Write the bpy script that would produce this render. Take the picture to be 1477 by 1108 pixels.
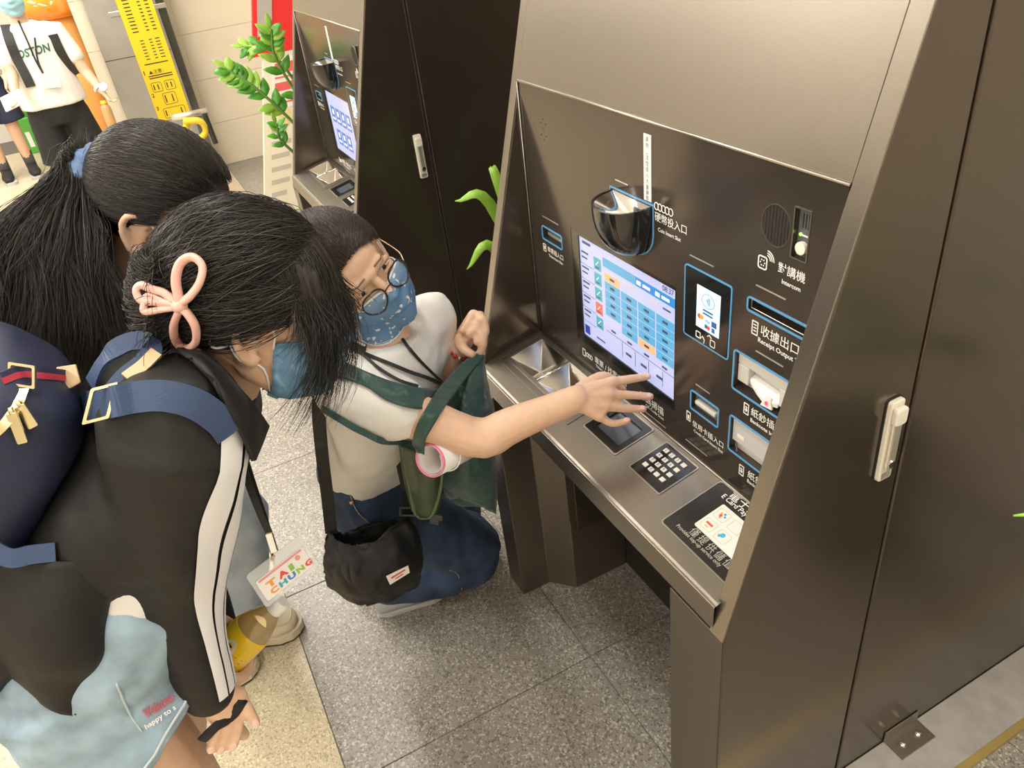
import bpy, bmesh, math, random
import numpy as np
from mathutils import Vector, Matrix
from mathutils.bvhtree import BVHTree

for _o in list(bpy.data.objects):
    bpy.data.objects.remove(_o, do_unlink=True)
SC = bpy.context.scene
COL = SC.collection

# ------------------------------------------------------------------ camera
FPX, CXP, CYP, CAMH = 1108.89, 738.5, 554.0, 1.70
RC = ((0.45590398, 0.44830407, -0.76887907),
      (0.88219618, -0.34197429, 0.32370277),
      (-0.1178196, -0.82587956, -0.55139958))       # world -> (right, down, forward), stored as rows of world axes
RIGHT = Vector((RC[0][0], RC[1][0], RC[2][0]))
DOWN = Vector((RC[0][1], RC[1][1], RC[2][1]))
FWD = Vector((RC[0][2], RC[1][2], RC[2][2]))
CAMP = Vector((0, 0, CAMH))
cam = bpy.data.cameras.new('camera')
cam.sensor_fit = 'HORIZONTAL'
cam.sensor_width = 36.0
cam.lens = FPX / 1477.0 * 36.0
cam.clip_start = 0.05
camo = bpy.data.objects.new('camera', cam)
COL.objects.link(camo)
camo.matrix_world = Matrix(((RIGHT.x, -DOWN.x, -FWD.x, 0), (RIGHT.y, -DOWN.y, -FWD.y, 0),
                            (RIGHT.z, -DOWN.z, -FWD.z, CAMH), (0, 0, 0, 1)))
SC.camera = camo

def ray(x, y):
    return (RIGHT * (x - CXP) + DOWN * (y - CYP) + FWD * FPX).normalized()
def at(x, y, dist):            # a point on a pixel's ray, dist metres from the camera
    return CAMP + ray(x, y) * dist
def gnd(x, y, h=0.0):
    v = ray(x, y); return CAMP + v * ((h - CAMH) / v.z)
def on_y(x, y, Y):
    v = ray(x, y); return CAMP + v * (Y / v.y)
def on_x(x, y, X):
    v = ray(x, y); return CAMP + v * (X / v.x)

# ------------------------------------------------------------------ world, lights, exposure
W = bpy.data.worlds.new('world'); SC.world = W; W.use_nodes = True
W.node_tree.nodes['Background'].inputs[0].default_value = (1.0, 0.97, 0.93, 1)
W.node_tree.nodes['Background'].inputs[1].default_value = 0.25
SC.view_settings.view_transform = 'Standard'
SC.view_settings.look = 'None'
SC.view_settings.gamma = 1
SC.view_settings.use_curve_mapping = False
SC.view_settings.exposure = 0.0
CEIL = 3.0
def area(name, loc, sx, sy, power, col=(1, .95, .87), rot=(0, 0, 0)):
    l = bpy.data.lights.new(name, 'AREA'); l.shape = 'RECTANGLE'; l.size = sx; l.size_y = sy
    l.energy = power; l.color = col
    o = bpy.data.objects.new(name, l); COL.objects.link(o); o.location = loc; o.rotation_euler = rot
    return o
# the ceiling's luminaires (their housings are built with the ceiling below)
LAMPS = [(-0.9, -1.6, 1.2, 0.3, 62), (-2.9, -1.6, 1.2, 0.3, 62), (0.9, -1.6, 1.2, 0.3, 45), (-4.9, -1.6, 1.2, 0.3, 80),
         (-6.9, -1.6, 1.2, 0.3, 110), (-0.9, 0.05, 1.2, 0.18, 26), (-2.9, 0.05, 1.2, 0.18, 30), (-4.9, 0.05, 1.2, 0.18, 62),
         (-7.6, -0.6, 1.2, 0.18, 70), (0.6, 1.6, 1.2, 0.3, 30), (-1.7, -3.2, 1.2, 0.3, 50), (-4.7, -3.2, 1.2, 0.3, 50)]
LAMP_GAIN = 0.56
for (lx, ly, sx, sy, pw) in LAMPS:
    area('ceiling_lamp_light', (lx, ly, CEIL - 0.075), sx, sy, pw * LAMP_GAIN)

# ------------------------------------------------------------------ helpers
_mats = {}
def mat(name, col, rough=0.5, metal=0.0, noise=None, bump=None, spec=None, emit=None, alpha=None, trans=None, coat=None, sheen=None):
    """noise=(scale, amount, detail): value variation of the colour; bump=(scale, strength[, stretch xyz])"""
    if name in _mats: return _mats[name]
    m = bpy.data.materials.new(name); m.use_nodes = True
    nt = m.node_tree; b = nt.nodes['Principled BSDF']
    c = (*col, 1) if len(col) == 3 else col
    b.inputs['Base Color'].default_value = c
    b.inputs['Roughness'].default_value = rough
    b.inputs['Metallic'].default_value = metal
    if spec is not None: b.inputs['Specular IOR Level'].default_value = spec
    if emit:
        b.inputs['Emission Color'].default_value = (*emit[0], 1); b.inputs['Emission Strength'].default_value = emit[1]
    if alpha is not None: b.inputs['Alpha'].default_value = alpha
    if trans is not None: b.inputs['Transmission Weight'].default_value = trans
    if coat is not None: b.inputs['Coat Weight'].default_value = coat; b.inputs['Coat Roughness'].default_value = 0.08
    if sheen is not None: b.inputs['Sheen Weight'].default_value = sheen
    if noise or bump:
        tc = nt.nodes.new('ShaderNodeTexCoord')
    if noise:
        n = nt.nodes.new('ShaderNodeTexNoise'); n.inputs['Scale'].default_value = noise[0]
        n.inputs['Detail'].default_value = noise[2] if len(noise) > 2 else 4
        mp = nt.nodes.new('ShaderNodeMapping'); 
        if len(noise) > 3: mp.inputs['Scale'].default_value = noise[3]
        nt.links.new(tc.outputs['Object'], mp.inputs[0]); nt.links.new(mp.outputs[0], n.inputs['Vector'])
        r = nt.nodes.new('ShaderNodeValToRGB'); a = noise[1]
        r.color_ramp.elements[0].position = 0.3; r.color_ramp.elements[1].position = 0.7
        r.color_ramp.elements[0].color = (*[max(0, v * (1 - a)) for v in c[:3]], 1)
        r.color_ramp.elements[1].color = (*[min(1, v * (1 + a)) for v in c[:3]], 1)
        nt.links.new(n.outputs['Fac'], r.inputs[0]); nt.links.new(r.outputs[0], b.inputs['Base Color'])
    if bump:
        n = nt.nodes.new('ShaderNodeTexNoise'); n.inputs['Scale'].default_value = bump[0]; n.inputs['Detail'].default_value = 3
        mp = nt.nodes.new('ShaderNodeMapping')
        if len(bump) > 2: mp.inputs['Scale'].default_value = bump[2]
        nt.links.new(tc.outputs['Object'], mp.inputs[0]); nt.links.new(mp.outputs[0], n.inputs['Vector'])
        bp = nt.nodes.new('ShaderNodeBump'); bp.inputs['Strength'].default_value = bump[1]
        bp.inputs['Distance'].default_value = bump[3] if len(bump) > 3 else 0.004
        nt.links.new(n.outputs['Fac'], bp.inputs['Height']); nt.links.new(bp.outputs[0], b.inputs['Normal'])
    _mats[name] = m
    return m

def tag(o, label=None, cat=None, group=None, kind=None):
    if label: o['label'] = label
    if cat: o['category'] = cat
    if group: o['group'] = group
    if kind: o['kind'] = kind
    return o
def thing(name, label, cat, loc=(0, 0, 0), group=None, kind=None):
    o = bpy.data.objects.new(name, None); COL.objects.link(o); o.location = loc; o.empty_display_size = 0.05
    return tag(o, label, cat, group, kind)
def world_loc(o):
    l = Vector(o.location)
    while o.parent: o = o.parent; l = l + Vector(o.location)
    return l
def setparent(o, parent):
    o.parent = parent
    root = parent
    while root.parent: root = root.parent
    if parent.parent is None: o.matrix_parent_inverse = Matrix.Translation(-Vector(parent.location))
    # meshes keep world coordinates in their vertices, so a part under a part needs no offset
def link_mesh(name, me, material, parent=None, smooth=False, kind=None, label=None):
    o = bpy.data.objects.new(name, me); COL.objects.link(o)
    if material is not None and not me.materials: me.materials.append(material)
    if smooth: me.shade_smooth()
    if parent is not None: setparent(o, parent)
    if kind: o['kind'] = kind
    if label: o['label'] = label
    return o
def copy_tree(o, parent=None, skip=()):
    c = o.copy(); COL.objects.link(c)
    if parent is not None:
        c.parent = parent; c.matrix_parent_inverse = o.matrix_parent_inverse.copy()
    for ch in [x for x in bpy.data.objects if x.parent is o]:
        if ch in skip: continue
        copy_tree(ch, c, skip)
    return c

class MB:
    def __init__(s): s.v = []; s.f = []
    def add(s, vs, fs):
        n = len(s.v); s.v += [tuple(p) for p in vs]; s.f += [tuple(i + n for i in q) for q in fs]; return s
    def box(s, x0, x1, y0, y1, z0, z1):
        x0, x1 = min(x0, x1), max(x0, x1); y0, y1 = min(y0, y1), max(y0, y1); z0, z1 = min(z0, z1), max(z0, z1)
        return s.add([(x0, y0, z0), (x1, y0, z0), (x1, y1, z0), (x0, y1, z0), (x0, y0, z1), (x1, y0, z1), (x1, y1, z1), (x0, y1, z1)],
                     [(0, 3, 2, 1), (4, 5, 6, 7), (0, 1, 5, 4), (1, 2, 6, 5), (2, 3, 7, 6), (3, 0, 4, 7)])
    def slab(s, F, u0, u1, v0, v1, d0, d1):     # box in a mapped frame F(u, v, d)
        P = [F(u, v, d) for d in (d0, d1) for (u, v) in ((u0, v0), (u1, v0), (u1, v1), (u0, v1))]
        return s.add(P, [(0, 3, 2, 1), (4, 5, 6, 7), (0, 1, 5, 4), (1, 2, 6, 5), (2, 3, 7, 6), (3, 0, 4, 7)])
    def prism(s, poly, x0, x1):                 # polygon in (y, z) extruded along x
        n = len(poly)
        s.add([(x0, y, z) for y, z in poly] + [(x1, y, z) for y, z in poly],
              [tuple(range(n)), tuple(range(2 * n - 1, n - 1, -1))] + [(i, i + n, (i + 1) % n + n, (i + 1) % n) for i in range(n)])
        return s
    def extr(s, F, poly, d0, d1):               # polygon (u, v) extruded from depth d0 to d1 in frame F
        n = len(poly)
        s.add([F(u, v, d0) for u, v in poly] + [F(u, v, d1) for u, v in poly],
              [tuple(range(n - 1, -1, -1)), tuple(range(n, 2 * n))] + [(i, (i + 1) % n, (i + 1) % n + n, i + n) for i in range(n)])
        return s
    def ring(s, F, outer, inner, d0, d1):       # frame between two outlines with the same count
        n = len(outer)
        V = [F(u, v, d) for d in (d0, d1) for pl in (outer, inner) for (u, v) in pl]
        fs = []
        for i in range(n):
            j = (i + 1) % n
            fs += [(2 * n + i, 2 * n + j, 3 * n + j, 3 * n + i), (i, n + i, n + j, j), (i, j, 2 * n + j, 2 * n + i), (n + i, 3 * n + i, 3 * n + j, n + j)]
        return s.add(V, fs)
    def tube(s, pts, rad, seg=8, caps=True, flat=None, up=None, closed=False):
        """loft of circles (or ellipses: flat = list of (ra, rb)) along pts"""
        P = [Vector(p) for p in pts]; n = len(P)
        R = [rad] * n if not hasattr(rad, '__len__') else list(rad)
        base = len(s.v)
        prev = None
        for i in range(n):
            if closed: t = P[(i + 1) % n] - P[i - 1]
            else: t = P[min(i + 1, n - 1)] - P[max(i - 1, 0)]
            t.normalize()
            if prev is None:
                a = Vector(up) if up is not None else (Vector((0, 0, 1)) if abs(t.z) < .9 else Vector((1, 0, 0)))
            else: a = prev
            a = (a - t * a.dot(t)).normalized(); prev = a
            b = t.cross(a)
            ra, rb = (R[i], R[i]) if not hasattr(R[i], '__len__') else R[i]
            for k in range(seg):
                th = 2 * math.pi * k / seg
                s.v.append(tuple(P[i] + a * (ra * math.cos(th)) + b * (rb * math.sin(th))))
        m = n if closed else n - 1
        for i in range(m):
            for k in range(seg):
                k2 = (k + 1) % seg; i2 = (i + 1) % n
                s.f.append((base + i * seg + k, base + i * seg + k2, base + i2 * seg + k2, base + i2 * seg + k))
        if caps and not closed:
            s.f.append(tuple(base + k for k in range(seg - 1, -1, -1)))
            s.f.append(tuple(base + (n - 1) * seg + k for k in range(seg)))
        return s
    def ell(s, c, r, M=None, nu=16, nv=10):     # ellipsoid, M = 3x3 axes
        c = Vector(c); V = []
        for j in range(1, nv):
            ph = math.pi * j / nv
            for i in range(nu):
                th = 2 * math.pi * i / nu
                p = Vector((r[0] * math.sin(ph) * math.cos(th), r[1] * math.sin(ph) * math.sin(th), r[2] * math.cos(ph)))
                V.append(c + (M @ p if M is not None else p))
        top = c + (M @ Vector((0, 0, r[2])) if M is not None else Vector((0, 0, r[2])))
        bot = c - (M @ Vector((0, 0, r[2])) if M is not None else Vector((0, 0, r[2])))
        V += [top, bot]; nt_, nb = len(V) - 2, len(V) - 1
        fs = []
        for j in range(nv - 2):
            for i in range(nu):
                i2 = (i + 1) % nu
                fs.append((j * nu + i, (j + 1) * nu + i, (j + 1) * nu + i2, j * nu + i2))
        for i in range(nu):
            i2 = (i + 1) % nu
            fs.append((nt_, i, i2)); fs.append((nb, (nv - 2) * nu + i2, (nv - 2) * nu + i))
        return s.add(V, fs)
    def capsule(s, pts, rad, seg=14, flat=None, up=None):     # round-ended limb: tube + end ellipsoids
        s.tube(pts, rad, seg, True, None, up)
        for p, r in ((pts[0], rad[0]), (pts[-1], rad[-1])):
            rr = r if not hasattr(r, '__len__') else min(r)
            s.ell(p, (rr, rr, rr), None, 12, 8)
        return s
    def mesh(s, name='m'):
        me = bpy.data.meshes.new(name); me.from_pydata(s.v, [], s.f); me.update()
        return me
    def build(s, name, material, parent=None, smooth=False, bevel=0, kind=None, label=None, fix=True, angle=None):
        me = s.mesh(name)
        if fix or bevel:
            bm = bmesh.new(); bm.from_mesh(me)
            bmesh.ops.recalc_face_normals(bm, faces=bm.faces)
            if bevel:
                es = [e for e in bm.edges if len(e.link_faces) == 2 and e.calc_face_angle(0) > 0.5]
                bmesh.ops.bevel(bm, geom=es, offset=bevel, segments=2, affect='EDGES', profile=0.5, clamp_overlap=True)
            bm.to_mesh(me); bm.free()
        o = link_mesh(name, me, material, parent, False, kind, label)
        if smooth:
            me.shade_smooth()
            if angle: 
                try: me.set_sharp_from_angle(angle=angle)
                except Exception: pass
        return o

def evaluated_mesh(ob):
    dg = bpy.context.evaluated_depsgraph_get()
    return bpy.data.meshes.new_from_object(ob.evaluated_get(dg))

def remesh(mb, voxel, smooth_it=6, factor=0.5, name='m'):
    """union of the overlapping lofts in mb as one continuous surface"""
    me = mb.mesh(name)
    bm = bmesh.new(); bm.from_mesh(me); bmesh.ops.recalc_face_normals(bm, faces=bm.faces); bm.to_mesh(me); bm.free()
    o = bpy.data.objects.new('tmp', me); COL.objects.link(o)
    md = o.modifiers.new('r', 'REMESH'); md.mode = 'VOXEL'; md.voxel_size = voxel
    if smooth_it:
        sm = o.modifiers.new('s', 'SMOOTH'); sm.factor = factor; sm.iterations = smooth_it
    out = evaluated_mesh(o)
    bpy.data.objects.remove(o, do_unlink=True); bpy.data.meshes.remove(me)
    out.name = name
    return out
def coords(me):
    a = np.empty(len(me.vertices) * 3, dtype=np.float32); me.vertices.foreach_get('co', a); return a.reshape(-1, 3)
def set_coords(me, a):
    me.vertices.foreach_set('co', a.astype(np.float32).ravel()); me.update()
def normals(me):
    a = np.empty(len(me.vertices) * 3, dtype=np.float32); me.vertices.foreach_get('normal', a); return a.reshape(-1, 3)
def bvh_of(me):
    return BVHTree.FromPolygons([v.co.copy() for v in me.vertices], [tuple(p.vertices) for p in me.polygons])

_tc = {}
def text_mesh(s, bold=0.0, spacing=1.0):
    if any(ord(c) > 0x2e80 for c in s): bold = min(bold, .004)
    k = (s, bold, spacing)
    if k in _tc: return _tc[k]
    cu = bpy.data.curves.new('txt', 'FONT'); cu.body = s; cu.size = 1.0; cu.offset = bold; cu.resolution_u = 3
    cu.space_character = spacing; cu.fill_mode = 'FRONT'
    o = bpy.data.objects.new('txt', cu); COL.objects.link(o)
    me = evaluated_mesh(o); bpy.data.objects.remove(o, do_unlink=True)
    vs = [tuple(v.co) for v in me.vertices]; fs = [tuple(p.vertices) for p in me.polygons]
    bpy.data.meshes.remove(me)
    if vs:
        xs = [v[0] for v in vs]; ys = [v[1] for v in vs]
        bb = (min(xs), max(xs), min(ys), max(ys))
    else: bb = (0, 1, 0, 1)
    _tc[k] = (vs, fs, bb)
    return _tc[k]
def put_text(mb, s, F, u0, v0, w=None, h=None, d=0.0006, bold=0.0, align='L', rot=0, spacing=1.0):
    """lettering laid into frame F(u, v, d); box lower-left at (u0, v0), width w and/or cap height h"""
    vs, fs, bb = text_mesh(s, bold, spacing)
    bw, bh = bb[1] - bb[0], bb[3] - bb[2]
    sx = w / bw if w else h / bh
    sy = h / bh if h else sx
    ca, sa = math.cos(rot), math.sin(rot)
    P = []
    for x, y, _ in vs:
        u = (x - bb[0]) * sx; v = (y - bb[2]) * sy
        if align == 'C': u -= bw * sx / 2
        P.append(F(u0 + u * ca - v * sa, v0 + u * sa + v * ca, d))
    mb.add(P, fs); return mb
def rrect(u0, u1, v0, v1, r, n=4):
    out = []
    for cx_, cy_, a0 in ((u1 - r, v1 - r, 0), (u0 + r, v1 - r, 90), (u0 + r, v0 + r, 180), (u1 - r, v0 + r, 270)):
        for k in range(n + 1):
            a = math.radians(a0 + 90 * k / n); out.append((cx_ + r * math.cos(a), cy_ + r * math.sin(a)))
    return out
def circ(u, v, r, n=20, ry=None):
    ry = ry or r
    return [(u + r * math.cos(2 * math.pi * k / n), v + ry * math.sin(2 * math.pi * k / n)) for k in range(n)]
def frame(o, ux, vx):                # frame from origin and two axes
    o, ux, vx = Vector(o), Vector(ux).normalized(), Vector(vx).normalized(); n = ux.cross(vx).normalized()
    return lambda u, v, d: o + ux * u + vx * v + n * d
def spline(pts, n):                  # Catmull-Rom through pts
    P = [Vector(p) for p in pts]; P = [P[0] * 2 - P[1]] + P + [P[-1] * 2 - P[-2]]
    out = []; m = len(P) - 3
    for i in range(n):
        t = i / (n - 1) * m; k = min(int(t), m - 1); u = t - k
        a, b, c, d = P[k:k + 4]
        out.append(0.5 * ((2 * b) + (c - a) * u + (2 * a - 5 * b + 4 * c - d) * u * u + (3 * b - a - 3 * c + d) * u ** 3))
    return out
def lerp(a, b, t): return a + (b - a) * t
# ------------------------------------------------------------------ the setting
def terrazzo(name, base, light, dark, rough):
    m = bpy.data.materials.new(name); m.use_nodes = True; nt = m.node_tree; b = nt.nodes['Principled BSDF']
    tc = nt.nodes.new('ShaderNodeNewGeometry')
    v = nt.nodes.new('ShaderNodeTexVoronoi'); v.inputs['Scale'].default_value = 230
    v2 = nt.nodes.new('ShaderNodeTexNoise'); v2.inputs['Scale'].default_value = 420; v2.inputs['Detail'].default_value = 2
    n3 = nt.nodes.new('ShaderNodeTexNoise'); n3.inputs['Scale'].default_value = 3; n3.inputs['Detail'].default_value = 5
    for q in (v, v2, n3): nt.links.new(tc.outputs['Position'], q.inputs['Vector'])
    r = nt.nodes.new('ShaderNodeValToRGB'); e = r.color_ramp.elements
    sep = nt.nodes.new('ShaderNodeSeparateColor'); nt.links.new(v.outputs['Color'], sep.inputs[0])
    e[0].position = 0.0; e[0].color = (*dark, 1); e[1].position = 1.0; e[1].color = (*light, 1)
    for p, c in ((0.16, dark), (0.2, base), (0.84, base), (0.9, light)):
        q = e.new(p); q.color = (*c, 1)
    nt.links.new(sep.outputs[0], r.inputs[0])
    mx = nt.nodes.new('ShaderNodeMix'); mx.data_type = 'RGBA'; mx.blend_type = 'OVERLAY'; mx.inputs[0].default_value = 0.55
    g = nt.nodes.new('ShaderNodeMix'); g.data_type = 'RGBA'; g.blend_type = 'OVERLAY'; g.inputs[0].default_value = 0.18
    nt.links.new(r.outputs[0], mx.inputs[6]); nt.links.new(v2.outputs['Fac'], mx.inputs[7])
    nt.links.new(mx.outputs[2], g.inputs[6]); nt.links.new(n3.outputs['Fac'], g.inputs[7])
    nt.links.new(g.outputs[2], b.inputs['Base Color'])
    b.inputs['Roughness'].default_value = rough
    return m
M_GREYT = terrazzo('grey_terrazzo', (.30, .275, .24), (.52, .49, .44), (.17, .155, .135), 0.32)
M_CREAMT = terrazzo('cream_terrazzo', (.62, .53, .37), (.76, .68, .52), (.44, .36, .23), 0.35)
M_GROUT = mat('grout', (.16, .15, .13), .8)
M_WALLT = mat('wall_tile', (.84, .76, .61), .25, noise=(2.2, .06, 6))
M_WHITE = mat('ceiling_white', (.88, .86, .82), .6)

PX, PY, TS = -1.12, -0.07, 0.6525
X0, X1, Y0, Y1 = -9.6, 1.6, -4.7, 1.86
floor = MB().box(X0, X1, Y0, Y1, -0.06, -0.003).build('floor', M_GROUT); tag(floor, kind='structure')
def tile_mesh(nm, m):
    a = TS / 2 - 0.0011; b = a - 0.0012
    mb = MB(); mb.add([(-b, -b, 0), (b, -b, 0), (b, b, 0), (-b, b, 0), (-a, -a, -.0012), (a, -a, -.0012), (a, a, -.0012), (-a, a, -.0012),
                       (-a, -a, -.012), (a, -a, -.012), (a, a, -.012), (-a, a, -.012)],
                      [(0, 1, 2, 3)] + [(i, i + 4, (i + 1) % 4 + 4, (i + 1) % 4) for i in range(4)] + [(i + 4, i + 8, (i + 1) % 4 + 8, (i + 1) % 4 + 4) for i in range(4)])
    me = mb.mesh(nm); me.materials.append(m); return me
tm_g, tm_c = tile_mesh('grey_tile', M_GREYT), tile_mesh('cream_tile', M_CREAMT)
i0 = math.floor((X0 - PX) / TS); j0 = math.floor((Y0 - PY) / TS)
for i in range(i0 + 1, int((X1 - PX) / TS)):
    for j in range(j0 + 1, int((Y1 - PY) / TS) + 1):
        cx, cy = PX + (i + .5) * TS, PY + (j + .5) * TS
        if cx < -6.9 and cy > 0: continue
        grey = cy > PY
        if cx < -5.6: grey = (cy > .3) and cx > -7
        o = bpy.data.objects.new('tile', tm_g if grey else tm_c); COL.objects.link(o)
        o.location = (cx, cy, 0); o.parent = floor

def wall_tiles(wname, mk, nu, nv, tw, th, F, u_off=0):
    """wall slab with tiles proud of the joints"""
    w = mk.build(wname, M_GROUT2); tag(w, kind='structure')
    a, b = tw / 2 - .0016, th / 2 - .0016
    mb = MB(); mb.add([F(-a, -b, 0), F(a, -b, 0), F(a, b, 0), F(-a, b, 0), F(-a, -b, .006), F(a, -b, .006), F(a, b, .006), F(-a, b, .006)],
                      [(4, 5, 6, 7)] + [(i, (i + 1) % 4, (i + 1) % 4 + 4, i + 4) for i in range(4)])
    me = mb.mesh('wall_tile'); me.materials.append(M_WALLT)
    z0 = F(0, 0, 0)
    for i in range(nu):
        for j in range(nv):
            p = F((i + .5) * tw + u_off, (j + .5) * th, 0) - z0
            o = bpy.data.objects.new('tile', me); COL.objects.link(o); o.location = p; o.parent = w
    return w
M_GROUT2 = mat('wall_grout', (.88, .83, .72), .8)
WX = -6.67
wall_tiles('wall_back', MB().box(WX - .2, WX, -0.05, 1.86, 0, CEIL), 3, 9, .65, .3275,
           lambda u, v, d: Vector((WX + d, -0.09 + u, v)))
M_PLAST = mat('plaster', (.78, .74, .67), .7)
tag(MB().box(X0, X1, Y1, Y1 + .15, 0, CEIL).build('wall_right', M_PLAST), kind='structure')
tag(MB().box(X0, X1, Y0 - .15, Y0, 0, CEIL).build('wall_left', M_PLAST), kind='structure')
tag(MB().box(X0 - .15, X0, Y0, Y1, 0, CEIL).build('wall_far', M_PLAST), kind='structure')
tag(MB().box(X1, X1 + .15, Y0, Y1, 0, CEIL).build('wall_near', M_PLAST), kind='structure')
tag(MB().box(X0, X1, Y0, Y1, CEIL, CEIL + .1).build('ceiling', M_WHITE), kind='structure')
M_LAMP = mat('lamp_diffuser', (.95, .93, .9), .4, emit=((1, .96, .9), 5.0))
M_LAMPF = mat('lamp_frame', (.85, .85, .85), .4)
for k, (lx, ly, sx, sy, pw) in enumerate(LAMPS):
    e = thing('ceiling_light', 'rectangular white ceiling light panel above the ticket hall', 'ceiling light', (lx, ly, CEIL), 'ceiling lights of the hall')
    MB().box(lx - sx / 2 - .03, lx + sx / 2 + .03, ly - sy / 2 - .03, ly + sy / 2 + .03, CEIL - .04, CEIL - .0005).build('lamp_frame', M_LAMPF, e)
    MB().box(lx - sx / 2, lx + sx / 2, ly - sy / 2, ly + sy / 2, CEIL - .06, CEIL - .0405).build('diffuser', M_LAMP, e)
# ------------------------------------------------------------------ ticket machine
M_BODY = mat('bronze_steel', (.135, .110, .088), .19, .80, noise=(900, .07, 2), bump=(1400, .03, (1, 1, 1), .0004))
M_LEG = mat('bronze_leg', (.22, .19, .155), .32, .85, noise=(900, .08, 2))
M_FRONT = mat('bronze_front', (.30, .27, .23), .30, .9, noise=(1200, .08, 2), bump=(1600, .08, (1, 1, 1), .0005))  # body bronze made lighter, the ceiling's reflection put into its colour
M_PANEL = mat('panel_glossy', (.085, .07, .06), .16, .55)
M_DESK = mat('desk_steel', (.27, .24, .205), .32, .88, noise=(700, .12, 2), bump=(900, .1, (1, 1, 1), .0006))
M_DARK = mat('inner_dark', (.03, .025, .022), .5)
M_EDGE = mat('edge_steel', (.46, .43, .38), .3, .95)
M_BLUE = mat('light_blue_frame', (.10, .33, .62), .35)
M_INK = mat('white_ink', (.86, .85, .82), .5)
M_BLACKP = mat('black_gloss', (.012, .012, .012), .12, coat=.4)
M_BLACKM = mat('black_matte', (.02, .02, .02), .45)
M_GREYP = mat('grey_plastic', (.60, .58, .54), .45)
M_GREYD = mat('dark_grey_plastic', (.10, .11, .11), .4)
M_CREAMP = mat('cream_plastic', (.80, .76, .66), .4)
M_CHROME = mat('chrome', (.75, .73, .70), .12, 1.0)
M_SILV = mat('satin_silver', (.70, .68, .62), .3, .8)
XL, XR_, IL, IR = -1.478, -0.580, -1.450, -0.611
ZK, SL = 0.684, 0.28
def yf(z): return .53 if z <= ZK else .53 + SL * (z - ZK)
PZ0, PZ1 = .776, 1.352
def PF(u, v, d): return Vector((u, .704 + .0175 * (v - .775) - d, v))           # bay panel: x, z, outwards
def DF(u, v, d): return Vector((u, v - .202 * d, .742 + .206 * (v - .541) + .979 * d))   # desk: x, y, upwards
def SF(u, v, d):                                                                # slanted front: x, z, outwards
    return Vector((u, yf(v) - .963 * d, v + .27 * d))

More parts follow.
